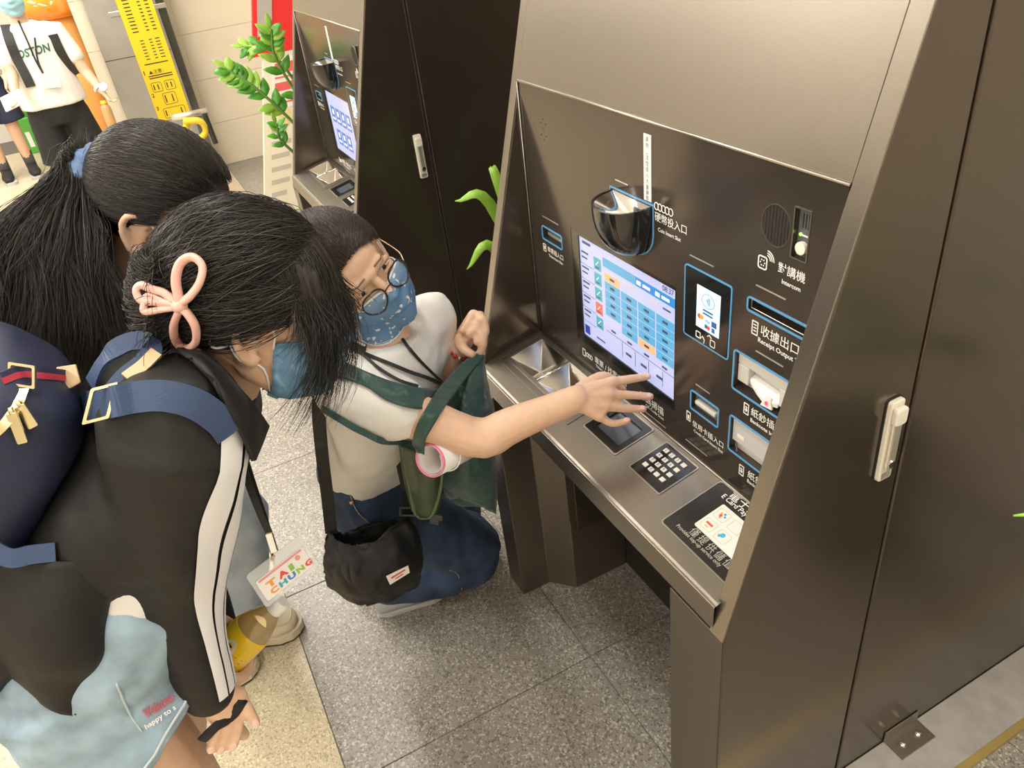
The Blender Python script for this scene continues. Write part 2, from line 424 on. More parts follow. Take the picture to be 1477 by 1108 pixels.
def make_machine(label):
    m = thing('ticket_machine', label, 'ticket machine', ((XL + XR_) / 2, 1.1, 0), 'ticket machines in a row')
    ZT = 1.93
    prof = [(.531, 0), (.531, ZK), (yf(1.75), 1.75), (yf(1.75), ZT), (.860, ZT), (.860, 0)]
    prof2 = [(.866, 0), (.866, ZT), (1.80, ZT), (1.80, 0)]
    inner = [(.531, 0), (.531, ZK), (yf(1.75), 1.75), (yf(1.75), ZT), (1.80, ZT), (1.80, 0)]
    # right side: front section, rear door, both facing +x
    pr = MB().prism(prof, IR, XR_).build('side_panel', M_BODY, m, bevel=.003)
    dr = MB().prism(prof2, IR, XR_).build('side_door', M_BODY, m, bevel=.003)
    MB().box(IR, XR_ - .006, .858, .868, 0.001, ZT - .001).build('door_seam', M_DARK, m)
    MB().prism(inner, XL, IL).build('side_panel', M_BODY, m, bevel=.003)
    MB().box(IL, IR, .70, 1.79, ZT - .02, ZT).build('roof_panel', M_BODY, m)
    MB().box(IL, IR, 1.78, 1.795, 0, ZT - .02).build('back_panel', M_BODY, m)
    # slanted front: fascia, and the two strips that edge the bay
    MB().slab(SF, IL, IR, PZ1, 1.75, -.004, .0015).build('fascia', M_FRONT, m, bevel=.001)
    MB().slab(SF, XL + .001, IL - .0005, ZK, 1.75, -.004, .0015).build('edge_strip', M_FRONT, m, bevel=.001)
    MB().slab(SF, IR + .0005, XR_ - .001, ZK, 1.75, -.004, .0015).build('edge_strip', M_FRONT, m, bevel=.001)
    MB().tube([SF(IL, PZ1, .002), SF(IR, PZ1, .002)], .0028, 6).build('fascia_lip', M_EDGE, m, smooth=True)
    MB().tube([Vector((IL + .003, .702, PZ0)), Vector((IL + .003, .712, PZ1))], .002, 6).build('corner_bead', M_FRONT, m, smooth=True)
    # --- bay panel with holes
    holes = {'ticket': (-1.393, -1.312, 1.035, 1.062, .018), 'receipt': (-.760, -.640, 1.1275, 1.1465, .03), 'note': (-.781, -.668, .977, 1.046, .028),
             'output': (-.781, -.668, .853, .921, .02), 'credit': (-.882, -.812, .879, .915, .016), 'intercom': (-.6885, -.663, 1.2365, 1.3035, .012),
             'screen': (-1.272, -.930, .842, 1.095, .007)}
    xs = sorted({IL, IR} | {h[0] for h in holes.values()} | {h[1] for h in holes.values()})
    zs = sorted({PZ0 - .01, PZ1} | {h[2] for h in holes.values()} | {h[3] for h in holes.values()})
    mb = MB()
    for i in range(len(xs) - 1):
        for j in range(len(zs) - 1):
            cx_, cz = (xs[i] + xs[i + 1]) / 2, (zs[j] + zs[j + 1]) / 2
            if any(h[0] < cx_ < h[1] and h[2] < cz < h[3] for h in holes.values()): continue
            mb.add([PF(xs[i], zs[j], 0), PF(xs[i + 1], zs[j], 0), PF(xs[i + 1], zs[j + 1], 0), PF(xs[i], zs[j + 1], 0)], [(0, 1, 2, 3)])
    for (a, b, c, d, dp) in holes.values():
        mb.add([PF(a, c, 0), PF(b, c, 0), PF(b, d, 0), PF(a, d, 0), PF(a, c, -dp), PF(b, c, -dp), PF(b, d, -dp), PF(a, d, -dp)],
               [(0, 1, 5, 4), (1, 2, 6, 5), (2, 3, 7, 6), (3, 0, 4, 7), (4, 5, 6, 7)])
    me = mb.mesh('bay_panel'); bm = bmesh.new(); bm.from_mesh(me); bmesh.ops.remove_doubles(bm, verts=bm.verts, dist=1e-5)
    bmesh.ops.recalc_face_normals(bm, faces=bm.faces); bm.to_mesh(me); bm.free()
    panel = link_mesh('bay_panel', me, M_PANEL, m)
    def blue(u0, u1, v0, v1, r=.004, w=.0028, p=panel):
        MB().ring(PF, rrect(u0 - w, u1 + w, v0 - w, v1 + w, r + w), rrect(u0, u1, v0, v1, r), 0, .0016).build('blue_frame', M_BLUE, p)
    def groove(u0, u1, v, w=.0018):
        MB().slab(PF, u0, u1, v - w / 2, v + w / 2, 0, .0008).build('guide_bar', M_SILV, panel)
    def ink(fn, name='lettering', mt=None, p=None):
        b = MB(); fn(b); return b.build(name, mt or M_INK, p or panel, fix=False)
    # small round sound holes
    mb = MB()
    for du, dv in ((0, 0), (-.010, .012), (.010, .012), (-.010, -.012), (.010, -.012), (0, .020), (0, -.020)):
        mb.extr(PF, circ(-1.354 + du, 1.274 + dv, .0017, 8), 0, .0004)
    mb.build('sound_holes', M_BLACKM, panel)
    # ticket slot
    blue(-1.393, -1.312, 1.035, 1.062); groove(-1.388, -1.322, 1.086)
    t = MB().slab(PF, -1.392, -1.313, 1.036, 1.061, -.0178, -.012).build('slot_insert', M_GREYD, m)
    MB().slab(PF, -1.378, -1.322, 1.046, 1.052, -.0119, -.004).build('slot_lip', M_SILV, t)
    ink(lambda b: (put_text(b, '車票插入口', PF, -1.377, 1.0085, w=.066, bold=.012), put_text(b, 'Ticket Insert Slot', PF, -1.374, .998, w=.060, bold=.012)))
    ink(lambda b: b.ring(PF, rrect(-1.397, -1.384, 1.004, 1.022, .002), rrect(-1.3955, -1.3855, 1.0055, 1.0205, .001), 0, .0006).slab(PF, -1.393, -1.388, 1.009, 1.017, 0, .0006), 'ticket_icon')
    # coin cup
    blue_pl = [(-1.1215, 1.2215), (-.9915, 1.2215), (-.9915, 1.165)] + [(-1.0565 + .065 * math.cos(math.radians(a)), 1.165 - .050 * math.sin(math.radians(a))) for a in range(0, 181, 15)][1:-1] + [(-1.1215, 1.165)]
    inn = [(-1.0565 + (u + 1.0565) * .957, 1.168 + (v - 1.168) * .945) for u, v in blue_pl]
    MB().ring(PF, blue_pl, inn, 0, .0014).build('blue_frame', M_BLUE, panel)
    mb = MB(); nu, nv = 24, 9; CX, RW, RD, ZC = -1.0565, .0605, .068, 1.2165
    def cup(u, v, k=1.0):
        a = math.pi * u; s_ = max(0, 1 - v ** 2.3) ** .5; sx_ = .30 + .70 * max(0, 1 - v ** 2.6) ** .5
        x = CX + RW * k * math.cos(a) * sx_; d = .001 + RD * k * math.sin(a) ** .75 * s_
        return PF(x, ZC - .098 * v * (.35 + .65 * (1 if k == 1 else .5)) - .004 * math.sin(a), d)
    V = [cup(i / nu, j / nv) for j in range(nv + 1) for i in range(nu + 1)]
    mb.add(V, [(j * (nu + 1) + i, j * (nu + 1) + i + 1, (j + 1) * (nu + 1) + i + 1, (j + 1) * (nu + 1) + i) for j in range(nv) for i in range(nu)])
    n0 = len(mb.v); V2 = [cup(i / nu, 0, .93) for i in range(nu + 1)]
    mb.add(V2, []); mb.f += [(i, n0 + i, n0 + i + 1, i + 1) for i in range(nu)]
    cupo = mb.build('coin_cup', M_BLACKP, m, smooth=True, angle=.9)
    mb = MB()      # silver funnel inside: sloping floor towards the coin slot
    V = []
    for j in range(6):
        v = j / 5
        for i in range(nu + 1):
            a = math.pi * i / nu; k = .93 * (1 - .80 * v)
            V.append(PF(lerp(CX, CX + .026, v) + RW * k * math.cos(a), ZC - .002 - .034 * v - .004 * math.sin(a) * (1 - v), .0015 + RD * k * max(0, math.sin(a)) ** .8))
    mb.add(V, [(j * (nu + 1) + i, j * (nu + 1) + i + 1, (j + 1) * (nu + 1) + i + 1, (j + 1) * (nu + 1) + i) for j in range(5) for i in range(nu)])
    mb.build('coin_funnel', M_CHROME, cupo, smooth=True)
    MB().slab(PF, CX - .056, CX + .056, ZC - .05, ZC - .001, .0004, .0012).build('funnel_back', M_SILV, cupo)
    MB().slab(PF, CX + .010, CX + .036, ZC - .036, ZC - .013, .0013, .003).build('coin_slot', M_BLACKM, cupo)
    groove(-1.104, -1.066, 1.236)
    st = MB().slab(PF, -1.0185, -.9985, 1.224, 1.333, 0, .0009).build('label_strip', M_INK, panel)
    ink(lambda b: [put_text(b, ch, PF, -1.0085, 1.3215 - k * .0097, w=.008, d=.0013, align='C') for k, ch in enumerate('請勿一次性投入大量硬幣')], mt=M_GREYD, p=st and panel)
    def coins(b):
        for k in range(5):
            u = -.985 + k * .0095
            b.ring(PF, circ(u, 1.2215, .0062, 16, .0068), circ(u, 1.2215, .0046, 16, .0052), 0, .0006)
    ink(coins, 'coin_icon')
    ink(lambda b: (put_text(b, '硬幣投入口', PF, -.989, 1.196, w=.083, bold=.015), put_text(b, 'Coin Insert Slot', PF, -.980, 1.180, w=.060, bold=.015)))
    # speaker grille
    mb = MB()
    for k in range(8):
        u = -.7400 + k * .0058; hh = .0275 * math.sqrt(max(.12, 1 - ((u + .7197) / .0262) ** 2))
        mb.slab(PF, u - .0017, u + .0017, 1.269 - hh, 1.269 + hh, 0, .0006)
    mb.build('speaker_grille', M_BLACKM, panel)
    MB().ring(PF, circ(-.7197, 1.269, .0268, 28, .0298), circ(-.7197, 1.269, .0258, 28, .0288), 0, .001).build('speaker_rim', M_FRONT, panel)
    ic = MB().slab(PF, -.688, -.6635, 1.237, 1.303, -.0118, -.007).build('intercom_unit', M_GREYD, m)
    MB().ring(PF, rrect(-.6905, -.661, 1.2345, 1.3055, .001), rrect(-.6885, -.663, 1.2365, 1.3035, .0005), -.001, .0012).build('unit_frame', M_FRONT, ic)
    mb = MB()
    for k in range(3): mb.slab(PF, -.6815 + k * .0048, -.6795 + k * .0048, 1.276, 1.296, -.007, -.0064)
    mb.build('unit_vents', M_BLACKM, ic)
    MB().extr(PF, circ(-.6758, 1.2505, .0088, 20), -.007, .000).build('call_button', M_CREAMP, ic, smooth=False, bevel=.001)
    MB().slab(PF, -.6845, -.6655, 1.2655, 1.2675, -.007, -.0062).build('unit_mark', M_INK, ic)
    MB().extr(PF, circ(-.6825, 1.267, .0022, 10), -.007, -.0055).build('indicator_lamp', mat('green_led', (.3, .9, .1), .4, emit=((.35, 1, .1), 2.0)), ic)
    def ispk(b):
        b.ring(PF, rrect(-.748, -.730, 1.199, 1.219, .004), rrect(-.7462, -.7318, 1.2008, 1.2172, .003), 0, .0006)
        for k in range(6): b.extr(PF, circ(-.739 + .0042 * math.cos(k * 1.047), 1.209 + .0046 * math.sin(k * 1.047), .0011, 6), 0, .0006)
        for r in (.007, .0105, .014):
            o = [(-.731 + r * math.cos(math.radians(a)), 1.216 + r * math.sin(math.radians(a))) for a in range(0, 91, 15)]
            i_ = [(-.731 + (r - .0014) * math.cos(math.radians(a)), 1.216 + (r - .0014) * math.sin(math.radians(a))) for a in range(0, 91, 15)]
            b.extr(PF, o + i_[::-1], 0, .0006)
    ink(ispk, 'intercom_icon')
    ink(lambda b: (put_text(b, '對講機', PF, -.709, 1.206, w=.049, bold=.018), put_text(b, 'Intercom', PF, -.700, 1.192, w=.034, bold=.015)))
    # contactless reader
    blue(-.905, -.797, 1.022, 1.147, .004, .0026); groove(-.897, -.840, 1.166)
    rd = MB().extr(PF, rrect(-.904, -.798, 1.023, 1.146, .003), 0, .002).build('card_reader', M_BLACKP, m)
    M_RS = mat('reader_screen', (.45, .68, .85), .2, emit=((.52, .80, 1.0), .9))
    MB().slab(PF, -.874, -.818, 1.050, 1.1245, .002, .0026).build('reader_screen', M_RS, rd)
    M_RI = mat('reader_ink', (.05, .12, .35), .4)
    def rs(b):
        for r in (.012,):
            b.ring(PF, circ(-.846, 1.104, .0155, 20, .0125), circ(-.846, 1.104, .0147, 20, .0117), .0026, .003)
        for k in range(4):
            r = .003 + k * .0026
            o = [(-.852 + r * math.cos(math.radians(a)), 1.104 + r * math.sin(math.radians(a))) for a in range(-45, 46, 15)]
            i_ = [(-.852 + (r - .001) * math.cos(math.radians(a)), 1.104 + (r - .001) * math.sin(math.radians(a))) for a in range(-45, 46, 15)]
            b.extr(PF, o + i_[::-1], .0026, .003)
        for k in range(2): b.slab(PF, -.858, -.834, 1.0845 - k * .006, 1.0875 - k * .006, .0026, .0029)
        put_text(b, 'VISA', PF, -.852, 1.0665, w=.013, d=.003, bold=.02)
    ink(rs, 'reader_print', M_RI, rd)
    MB().extr(PF, circ(-.866, 1.071, .0045, 14), .0026, .003).extr(PF, circ(-.843, 1.058, .004, 10), .0026, .003).build('reader_print', mat('print_red', (.75, .10, .08), .4), rd)
    MB().extr(PF, circ(-.860, 1.071, .0045, 14), .0026, .0031).build('reader_print', mat('print_orange', (.9, .45, .05), .4), rd)
    MB().slab(PF, -.836, -.824, 1.064, 1.074, .0026, .003).slab(PF, -.852, -.846, 1.055, 1.062, .0026, .003).slab(PF, -.835, -.828, 1.054, 1.062, .0026, .003).build('reader_print', M_RI, rd)
    def hands(b):
        b.ring(PF, rrect(-.874, -.862, 1.029, 1.041, .002), rrect(-.8725, -.8635, 1.0305, 1.0395, .001), .002, .0026)
        b.tube([PF(-.862, 1.030, .0024), PF(-.857, 1.037, .0024), PF(-.852, 1.032, .0024), PF(-.853, 1.025, .0024)], .0009, 4)
        b.ring(PF, rrect(-.838, -.826, 1.027, 1.040, .002), rrect(-.8368, -.8272, 1.0282, 1.0388, .001), .002, .0026)
        b.tube([PF(-.845, 1.042, .0024), PF(-.840, 1.046, .0024), PF(-.835, 1.042, .0024)], .0009, 4)
    ink(hands, 'reader_icon', M_INK, rd)
    # receipt slot
    blue(-.760, -.640, 1.1275, 1.1465, .003); groove(-.748, -.690, 1.171)
    rc = MB().slab(PF, -.759, -.641, 1.1285, 1.1455, -.0298, -.022).build('receipt_slot', M_BLACKP, m)
    MB().slab(PF, -.757, -.643, 1.135, 1.1385, -.0219, -.012).build('slot_lip', M_GREYD, rc)
    MB().tube([PF(-.757, 1.1435, -.003), PF(-.757, 1.1300, -.003), PF(-.642, 1.1300, -.003)], .0007, 5).build('slot_wire', M_SILV, rc)
    ink(lambda b: (put_text(b, '收據出口', PF, -.731, 1.0965, w=.074, bold=.015), put_text(b, 'Receipt Output Tray', PF, -.735, 1.081, w=.094, bold=.015)))
    def ricon(b):
        b.ring(PF, rrect(-.750, -.737, 1.091, 1.114, .001), rrect(-.7483, -.7387, 1.0927, 1.1123, .0005), 0, .0006)
        for k in range(3): b.slab(PF, -.7465, -.7405, 1.097 + k * .005, 1.0985 + k * .005, 0, .0006)
    ink(ricon, 'receipt_icon'); groove(-.738, -.682, 1.066)
    # banknote inserter: recessed grey bezel with a stepped tongue
    blue(-.781, -.668, .977, 1.046, .003)
    nb = MB().slab(PF, -.780, -.669, .978, 1.045, -.0278, -.020).build('banknote_inserter', M_GREYP, m)
    mb = MB(); mb.slab(PF, -.780, -.669, 1.022, 1.045, -.020, -.006); mb.slab(PF, -.780, -.756, .990, 1.022, -.020, -.006)
    mb.slab(PF, -.690, -.669, .990, 1.022, -.020, -.006); mb.build('bezel', M_GREYP, nb, bevel=.002)
    mb = MB(); A = [PF(-.756, 1.008, -.019), PF(-.690, 1.004, -.019), PF(-.690, .993, -.006), PF(-.712, .990, .000), PF(-.733, .996, -.003), PF(-.756, 1.002, -.010)]
    B = [p - Vector((0, 0, .008)) for p in A]
    mb.add(A + B, [(0, 1, 2, 3, 4, 5), (11, 10, 9, 8, 7, 6)] + [(i, i + 6, (i + 1) % 6 + 6, (i + 1) % 6) for i in range(6)])
    mb.build('tongue', mat('pale_plastic', (.78, .76, .73), .35), nb, bevel=.001)
    mb = MB(); A = [PF(-.718, .9800, -.001), PF(-.696, .9800, -.004), PF(-.702, .997, -.006), PF(-.712, .9975, -.005)]
    mb.add(A + [p - Vector((0, .004, 0)) for p in A], [(0, 1, 2, 3), (4, 7, 6, 5)] + [(i, (i + 1) % 4, (i + 1) % 4 + 4, i + 4) for i in range(4)])
    tg = mb.build('nose', mat('pale_plastic', (.78, .76, .73), .35), nb, bevel=.001)
    MB().ell(PF(-.7068, .9885, .0015), (.0030, .0016, .0038), None, 12, 8).build('red_lamp', mat('red_led', (.85, .05, .08), .4, emit=((1, .05, .1), 1.3)), nb, smooth=True)
    ink(lambda b: (put_text(b, '紙鈔插入口', PF, -.737, .9485, w=.083, bold=.015), put_text(b, 'Banknote Insert Slot', PF, -.737, .936, w=.083, bold=.015)))
    def nicon(b, z=.943):
        b.ring(PF, rrect(-.754, -.7425, z, z + .021, .001), rrect(-.7524, -.7441, z + .0016, z + .0194, .0005), 0, .0006)
        put_text(b, '$', PF, -.7483, z + .005, h=.011, align='C', bold=.03)
    ink(nicon, 'banknote_icon')
    # banknote output
    blue(-.781, -.668, .853, .921, .003)
    ob = MB().slab(PF, -.780, -.669, .854, .920, -.0198, -.012).build('banknote_output', M_GREYP, m)
    MB().slab(PF, -.780, -.669, .872, .920, -.012, -.004).build('flap', mat('grey_flap', (.52, .52, .52), .4), ob, bevel=.0015)
    MB().slab(PF, -.768, -.752, .884, .891, -.004, -.0035).build('flap_mark', M_CREAMP, ob)
    MB().tube([PF(-.772, .872, -.006), PF(-.764, .856, -.002)], .0015, 6).build('flap_hinge', M_GREYD, ob)
    ink(lambda b: (nicon(b, .817), put_text(b, '紙鈔出口', PF, -.733, .8235, w=.068, bold=.015), put_text(b, 'Banknote Output', PF, -.733, .811, w=.07, bold=.015)), 'lettering')
    # credit card slot
    blue(-.882, -.812, .879, .915, .003); groove(-.872, -.835, .934)
    cc = MB().slab(PF, -.881, -.813, .880, .914, -.0158, -.008).build('credit_card_slot', M_GREYD, m)
    MB().slab(PF, -.872, -.820, .8935, .9005, -.008, .001).build('slot_lip', M_GREYP, cc, bevel=.001)
    MB().slab(PF, -.832, -.829, .907, .909, -.008, -.0075).build('slot_mark', M_INK, cc)
    ink(lambda b: (put_text(b, '信用卡插入口', PF, -.877, .8425, w=.082, bold=.015), put_text(b, 'Credit Card Insert Slot', PF, -.873, .8315, w=.078, bold=.015)))
    ink(lambda b: b.ring(PF, rrect(-.8945, -.8835, .846, .866, .001), rrect(-.893, -.885, .8475, .8645, .0005), 0, .0006).slab(PF, -.891, -.887, .850, .858, 0, .0006), 'card_icon')
    groove(-.895, -.835, .800)
    # screen
    sc = MB().ring(PF, rrect(-1.2715, -.9305, .8425, 1.0945, .002), rrect(-1.246, -.9335, .8620, 1.0880, .001), -.007, -.0005).build('screen_frame', M_BLACKP, m)
    # lettering below the screen: ticket and change output
    ink(lambda b: (put_text(b, '車票 / 找零出口', PF, -1.203, .8115, w=.118, bold=.015), put_text(b, 'Ticket / Change Output', PF, -1.200, .8005, w=.088, bold=.015)))
    ink(lambda b: (b.ring(PF, rrect(-1.253, -1.241, .806, .824, .001), rrect(-1.2515, -1.2425, .8075, .8225, .0005), 0, .0006),
                   [b.ring(PF, circ(-1.234 + k * .008, .815, .0055, 14), circ(-1.234 + k * .008, .815, .0041, 14), 0, .0006) for k in range(3)]), 'output_icon')
    ink(lambda b: put_text(b, '條碼掃描', PF, -1.040, .8115, w=.078, bold=.015))
    ink(lambda b: put_text(b, 'QR Code Scan', PF, -1.020, .8005, w=.058, bold=.015))
    groove(-1.180, -1.120, .788, .0015); groove(-1.02, -.955, .788, .0015)
    # --- desk
    dk = MB(); 
    dholes = {'tray': (-1.418, -1.150, .604, .690, .05), 'scan': (-1.086, -.985, .608, .688, .016)}
    xs = sorted({IL, IR + .006} | {h[i] for h in dholes.values() for i in (0, 1)}); ys = sorted({.541, .7055} | {h[i] for h in dholes.values() for i in (2, 3)})
    for i in range(len(xs) - 1):
        for j in range(len(ys) - 1):
            cx_, cy_ = (xs[i] + xs[i + 1]) / 2, (ys[j] + ys[j + 1]) / 2
            if any(h[0] < cx_ < h[1] and h[2] < cy_ < h[3] for h in dholes.values()): continue
            dk.add([DF(xs[i], ys[j], 0), DF(xs[i + 1], ys[j], 0), DF(xs[i + 1], ys[j + 1], 0), DF(xs[i], ys[j + 1], 0)], [(0, 1, 2, 3)])
    a, b_, c, d, dp = dholes['scan']
    dk.add([DF(a, c, 0), DF(b_, c, 0), DF(b_, d, 0), DF(a, d, 0), DF(a, c, -dp), DF(b_, c, -dp), DF(b_, d, -dp), DF(a, d, -dp)],
           [(0, 1, 5, 4), (1, 2, 6, 5), (2, 3, 7, 6), (3, 0, 4, 7), (4, 5, 6, 7)])
    # the bevelled front and the apron below it
    E0, E1 = IL, IR + .006
    prof_ = [(.541, .742), (.5325, .7385), (.531, .690), (.545, .686)]
    for k in range(3):
        dk.add([(E0, *prof_[k]), (E1, *prof_[k]), (E1, *prof_[k + 1]), (E0, *prof_[k + 1])], [(0, 3, 2, 1)])
    dk.add([(E0, .545, .686), (E1, .545, .686), (E1, .70, .70), (E0, .70, .70)], [(0, 3, 2, 1)])
    me = dk.mesh('desk'); bm = bmesh.new(); bm.from_mesh(me); bmesh.ops.remove_doubles(bm, verts=bm.verts, dist=1e-5)
    bmesh.ops.recalc_face_normals(bm, faces=bm.faces); bm.to_mesh(me); bm.free()
    desk = link_mesh('desk', me, M_DESK, m)
    MB().tube([DF(IL, .703, .001), DF(IR, .703, .001)], .0022, 6).build('desk_bead', M_EDGE, desk, smooth=True)
    MB().tube([Vector((IL, .5345, .741)), Vector((IR + .006, .5345, .741))], .0012, 6).build('desk_edge', M_FRONT, desk, smooth=True)
    # chrome change tray: two sloping basins
    a, b_, c, d, dp = dholes['tray']
    mb = MB(); mx, my = -1.295, (c + d) / 2
    for (u0, u1) in ((a, mx), (mx, b_)):
        um = (u0 + u1) / 2
        P = [DF(u0, c, 0), DF(u1, c, 0), DF(u1, d, 0), DF(u0, d, 0), DF(um - .02, my, -dp), DF(um + .02, my, -dp)]
        mb.add(P, [(0, 1, 5, 4), (1, 2, 5), (2, 3, 4, 5), (3, 0, 4)])
    tr = mb.build('change_tray', M_CHROME, m)
    MB().tube([DF(mx, c, -.001), DF(mx, d, -.001)], .003, 6).build('tray_ridge', M_CHROME, tr, smooth=True)
    for (u0, u1) in ((a, mx), (mx, b_)):
        um = (u0 + u1) / 2
        for (uu, vv) in ((u0, c), (u1, c), (u1, d), (u0, d)):
            mb = MB(); mb.tube([DF(uu, vv, -.001), DF(um - .02 if uu == u0 else um + .02, my, -dp + .001)], .0016, 5)
            mb.build('tray_crease', M_SILV, tr, smooth=True)
    MB().ring(DF, rrect(a - .008, b_ + .008, c - .008, d + .006, .003), rrect(a, b_, c, d, .001), 0, .002).build('tray_rim', M_EDGE, tr)
    MB().ring(DF, rrect(a - .020, b_ + .030, c - .024, d + .011, .003), rrect(a - .017, b_ + .027, c - .021, d + .009, .003), 0, .0015).build('tray_plate', M_FRONT, tr)
    # scanner window
    a, b_, c, d, dp = dholes['scan']
    sw = MB().ring(DF, rrect(a - .005, b_ + .005, c - .004, d + .004, .004), rrect(a + .012, b_ - .008, c + .013, d - .010, .001), -.0005, .0025).build('scanner', M_BLACKP, m)
    MB().slab(DF, a + .001, b_ - .001, c + .001, d - .001, -dp + .0003, -.006).build('scanner_well', M_BLACKM, sw)
    MB().slab(DF, a + .012, b_ - .008, c + .013, d - .010, -.005, -.002).build('scanner_glass', mat('scanner_glass', (.10, .12, .15), .06, .2, coat=.8), sw)
    MB().ring(DF, rrect(a - .008, b_ + .008, c - .007, d + .007, .005), rrect(a - .005, b_ + .005, c - .004, d + .004, .004), 0, .0016).build('scanner_rim', M_EDGE, sw)
    # keypad
    kp = MB().extr(DF, rrect(-.933, -.843, .606, .690, .002), 0, .0022).build('keypad', M_BLACKP, m)
    MB().ring(DF, rrect(-.9355, -.8405, .6035, .6925, .003), rrect(-.933, -.843, .606, .690, .002), 0, .0016).build('keypad_rim', M_EDGE, kp)
    # keys: rows run along the desk, columns from rear (1,4,7,*) as in the photograph
    M_KEY = mat('key_white', (.80, .79, .76), .4); M_KEYY = mat('key_yellow', (.83, .80, .62), .4)
    for i in range(4):
        for j in range(4):
            u = -.915 + i * .0172; v = .676 - j * .0158
            k = MB().slab(DF, u - .0056, u + .0056, v - .0044, v + .0044, .0022, .0044).build('key', M_KEYY if (i == 3 and j in (1,)) else M_KEY, kp, bevel=.0008)
            t_ = ['1', '2', '3', '', '4', '5', '6', '', '7', '8', '9', '', '', '0', '', ''][j * 4 + i]
            if t_:
                b = MB(); put_text(b, t_, DF, u, v - .003, h=.006, d=.0047, align='C', bold=.01); b.build('key_digit', M_GREYD, k, fix=False)
    # e-card panel
    ec = MB().extr(DF, rrect(-.789, -.622, .572, .699, .006), 0, .0016).build('card_panel', mat('card_panel', (.045, .042, .040), .18, .3), m)
    MB().ring(DF, rrect(-.7915, -.6195, .5695, .7015, .007), rrect(-.789, -.622, .572, .699, .006), 0, .0026).build('panel_rim', M_EDGE, ec)
    pad = MB().extr(DF, rrect(-.747, -.640, .607, .669, .003), .0016, .0036).build('card_pad', mat('pad_white', (.86, .85, .78), .35), ec)
    ink(lambda b: (put_text(b, '電子票證', DF, -.756, .6845, w=.090, bold=.018, d=.0022), put_text(b, 'E Card Payment', DF, -.763, .6735, w=.088, bold=.012, d=.0022)), 'lettering', M_INK, ec)
    ink(lambda b: (put_text(b, '僅提供儲值', DF, -.742, .590, w=.100, bold=.012, d=.0022, spacing=1.35), put_text(b, 'Provides top-up service only', DF, -.765, .581, w=.11, bold=.012, d=.0022)), 'lettering', M_SILV, ec)
    MB().ring(DF, rrect(-.742, -.716, .613, .634, .003), rrect(-.7412, -.7168, .6138, .6332, .0025), .0036, .0040) \
        .ring(DF, rrect(-.742, -.716, .641, .662, .003), rrect(-.7412, -.7168, .6418, .6612, .0025), .0036, .0040) \
        .ring(DF, rrect(-.708, -.682, .613, .634, .003), rrect(-.7072, -.6828, .6138, .6332, .0025), .0036, .0040) \
        .ring(DF, rrect(-.708, -.682, .641, .662, .003), rrect(-.7072, -.6828, .6418, .6612, .0025), .0036, .0040).build('card_outline', M_GREYP, ec)
    R_, O_, B_, G_ = mat('print_red', (.75, .10, .08)), mat('print_orange', (.9, .45, .05)), mat('print_blue', (.05, .35, .65)), mat('print_green', (.25, .55, .12))
    for (u, v, mt, r) in ((-.733, .654, O_, .0022), (-.727, .656, B_, .0024), (-.731, .650, R_, .003), (-.723, .652, B_, .002), (-.729, .646, R_, .0014)):
        MB().extr(DF, circ(u, v, r, 10), .0036, .0041).build('card_print', mt, ec)
    MB().slab(DF, -.737, -.722, .6235, .6275, .0036, .0040).build('card_print', R_, ec)
    MB().slab(DF, -.734, -.726, .618, .620, .0036, .0040).build('card_print', O_, ec)
    MB().extr(DF, circ(-.697, .626, .0045, 10), .0036, .0041).extr(DF, circ(-.701, .622, .003, 10), .0036, .0041).build('card_print', mat('print_cyan', (.05, .5, .75)), ec)
    # --- legs and knee space
    def leg(poly, z0, z1, nm='leg'):
        n = len(poly); b = MB(); b.add([(x, y, z0) for x, y in poly] + [(x, y, z1) for x, y in poly],
              [tuple(range(n - 1, -1, -1)), tuple(range(n, 2 * n))] + [(i, (i + 1) % n, (i + 1) % n + n, i + n) for i in range(n)])
        return b.build(nm, M_LEG, m, bevel=.0025)
    lg = leg([(XL + .001, .5305), (-1.392, .5305), (-1.392, .615), (-1.332, .670), (-1.332, .84), (XL + .001, .84)], 0, .684)
    MB().box(-1.3318, -1.287, .668, .84, .262, .684).build('leg_bracket', M_BODY, lg, bevel=.002)
    leg([(-.712, .5300), (XR_ - .0015, .5300), (XR_ - .0015, .5309), (IR - .0005, .5309), (IR - .0005, .84), (-.712, .84)], 0, .684)
    MB().box(-1.3315, -.7125, .84, .86, 0, .70).build('kick_panel', mat('dark_kick', (.035, .03, .027), .4, .3), m)
    # --- recessed lift handles on the door
    HB = on_x(1287, 632, XR_)
    def HF(u, v, d): return Vector((XR_ + d, .8215 + u, .949 + v))
    h = MB().extr(HF, rrect(-.0135, .0135, -.074, .072, .005), 0, .009).build('door_handle', M_CREAMP, m, bevel=.002)
    MB().extr(HF, rrect(-.0085, .0095, -.052, .048, .006), .009, .015).build('lever', M_SILV, h, bevel=.003)
    MB().extr(HF, rrect(-.0115, .0115, .034, .064, .006), .009, .019).build('lever_knob', M_CREAMP, h, bevel=.003)
    MB().extr(HF, circ(.001, -.040, .0062, 16), .015, .0165).build('lock', M_CHROME, h)
    MB().slab(HF, .0002, .0018, -.044, -.036, .0165, .017).build('keyhole', M_BLACKM, h)
    MB().extr(HF, rrect(-.0095, .0095, -.070, -.058, .001), .009, .0096).build('handle_mark', M_SILV, h)
    MB().extr(HF, rrect(-.0155, .0155, -.076, .074, .006), 0, .002).build('gasket', M_BLACKM, h)
    return m, sc
machine, scr = make_machine('bronze ticket machine with the kneeling girl touching its lit timetable screen')
sys_children_before = None
m2 = copy_tree(machine); m2.location.x += -1.879
m2['label'] = 'bronze ticket machine between the potted plants, its screen showing blue square buttons'
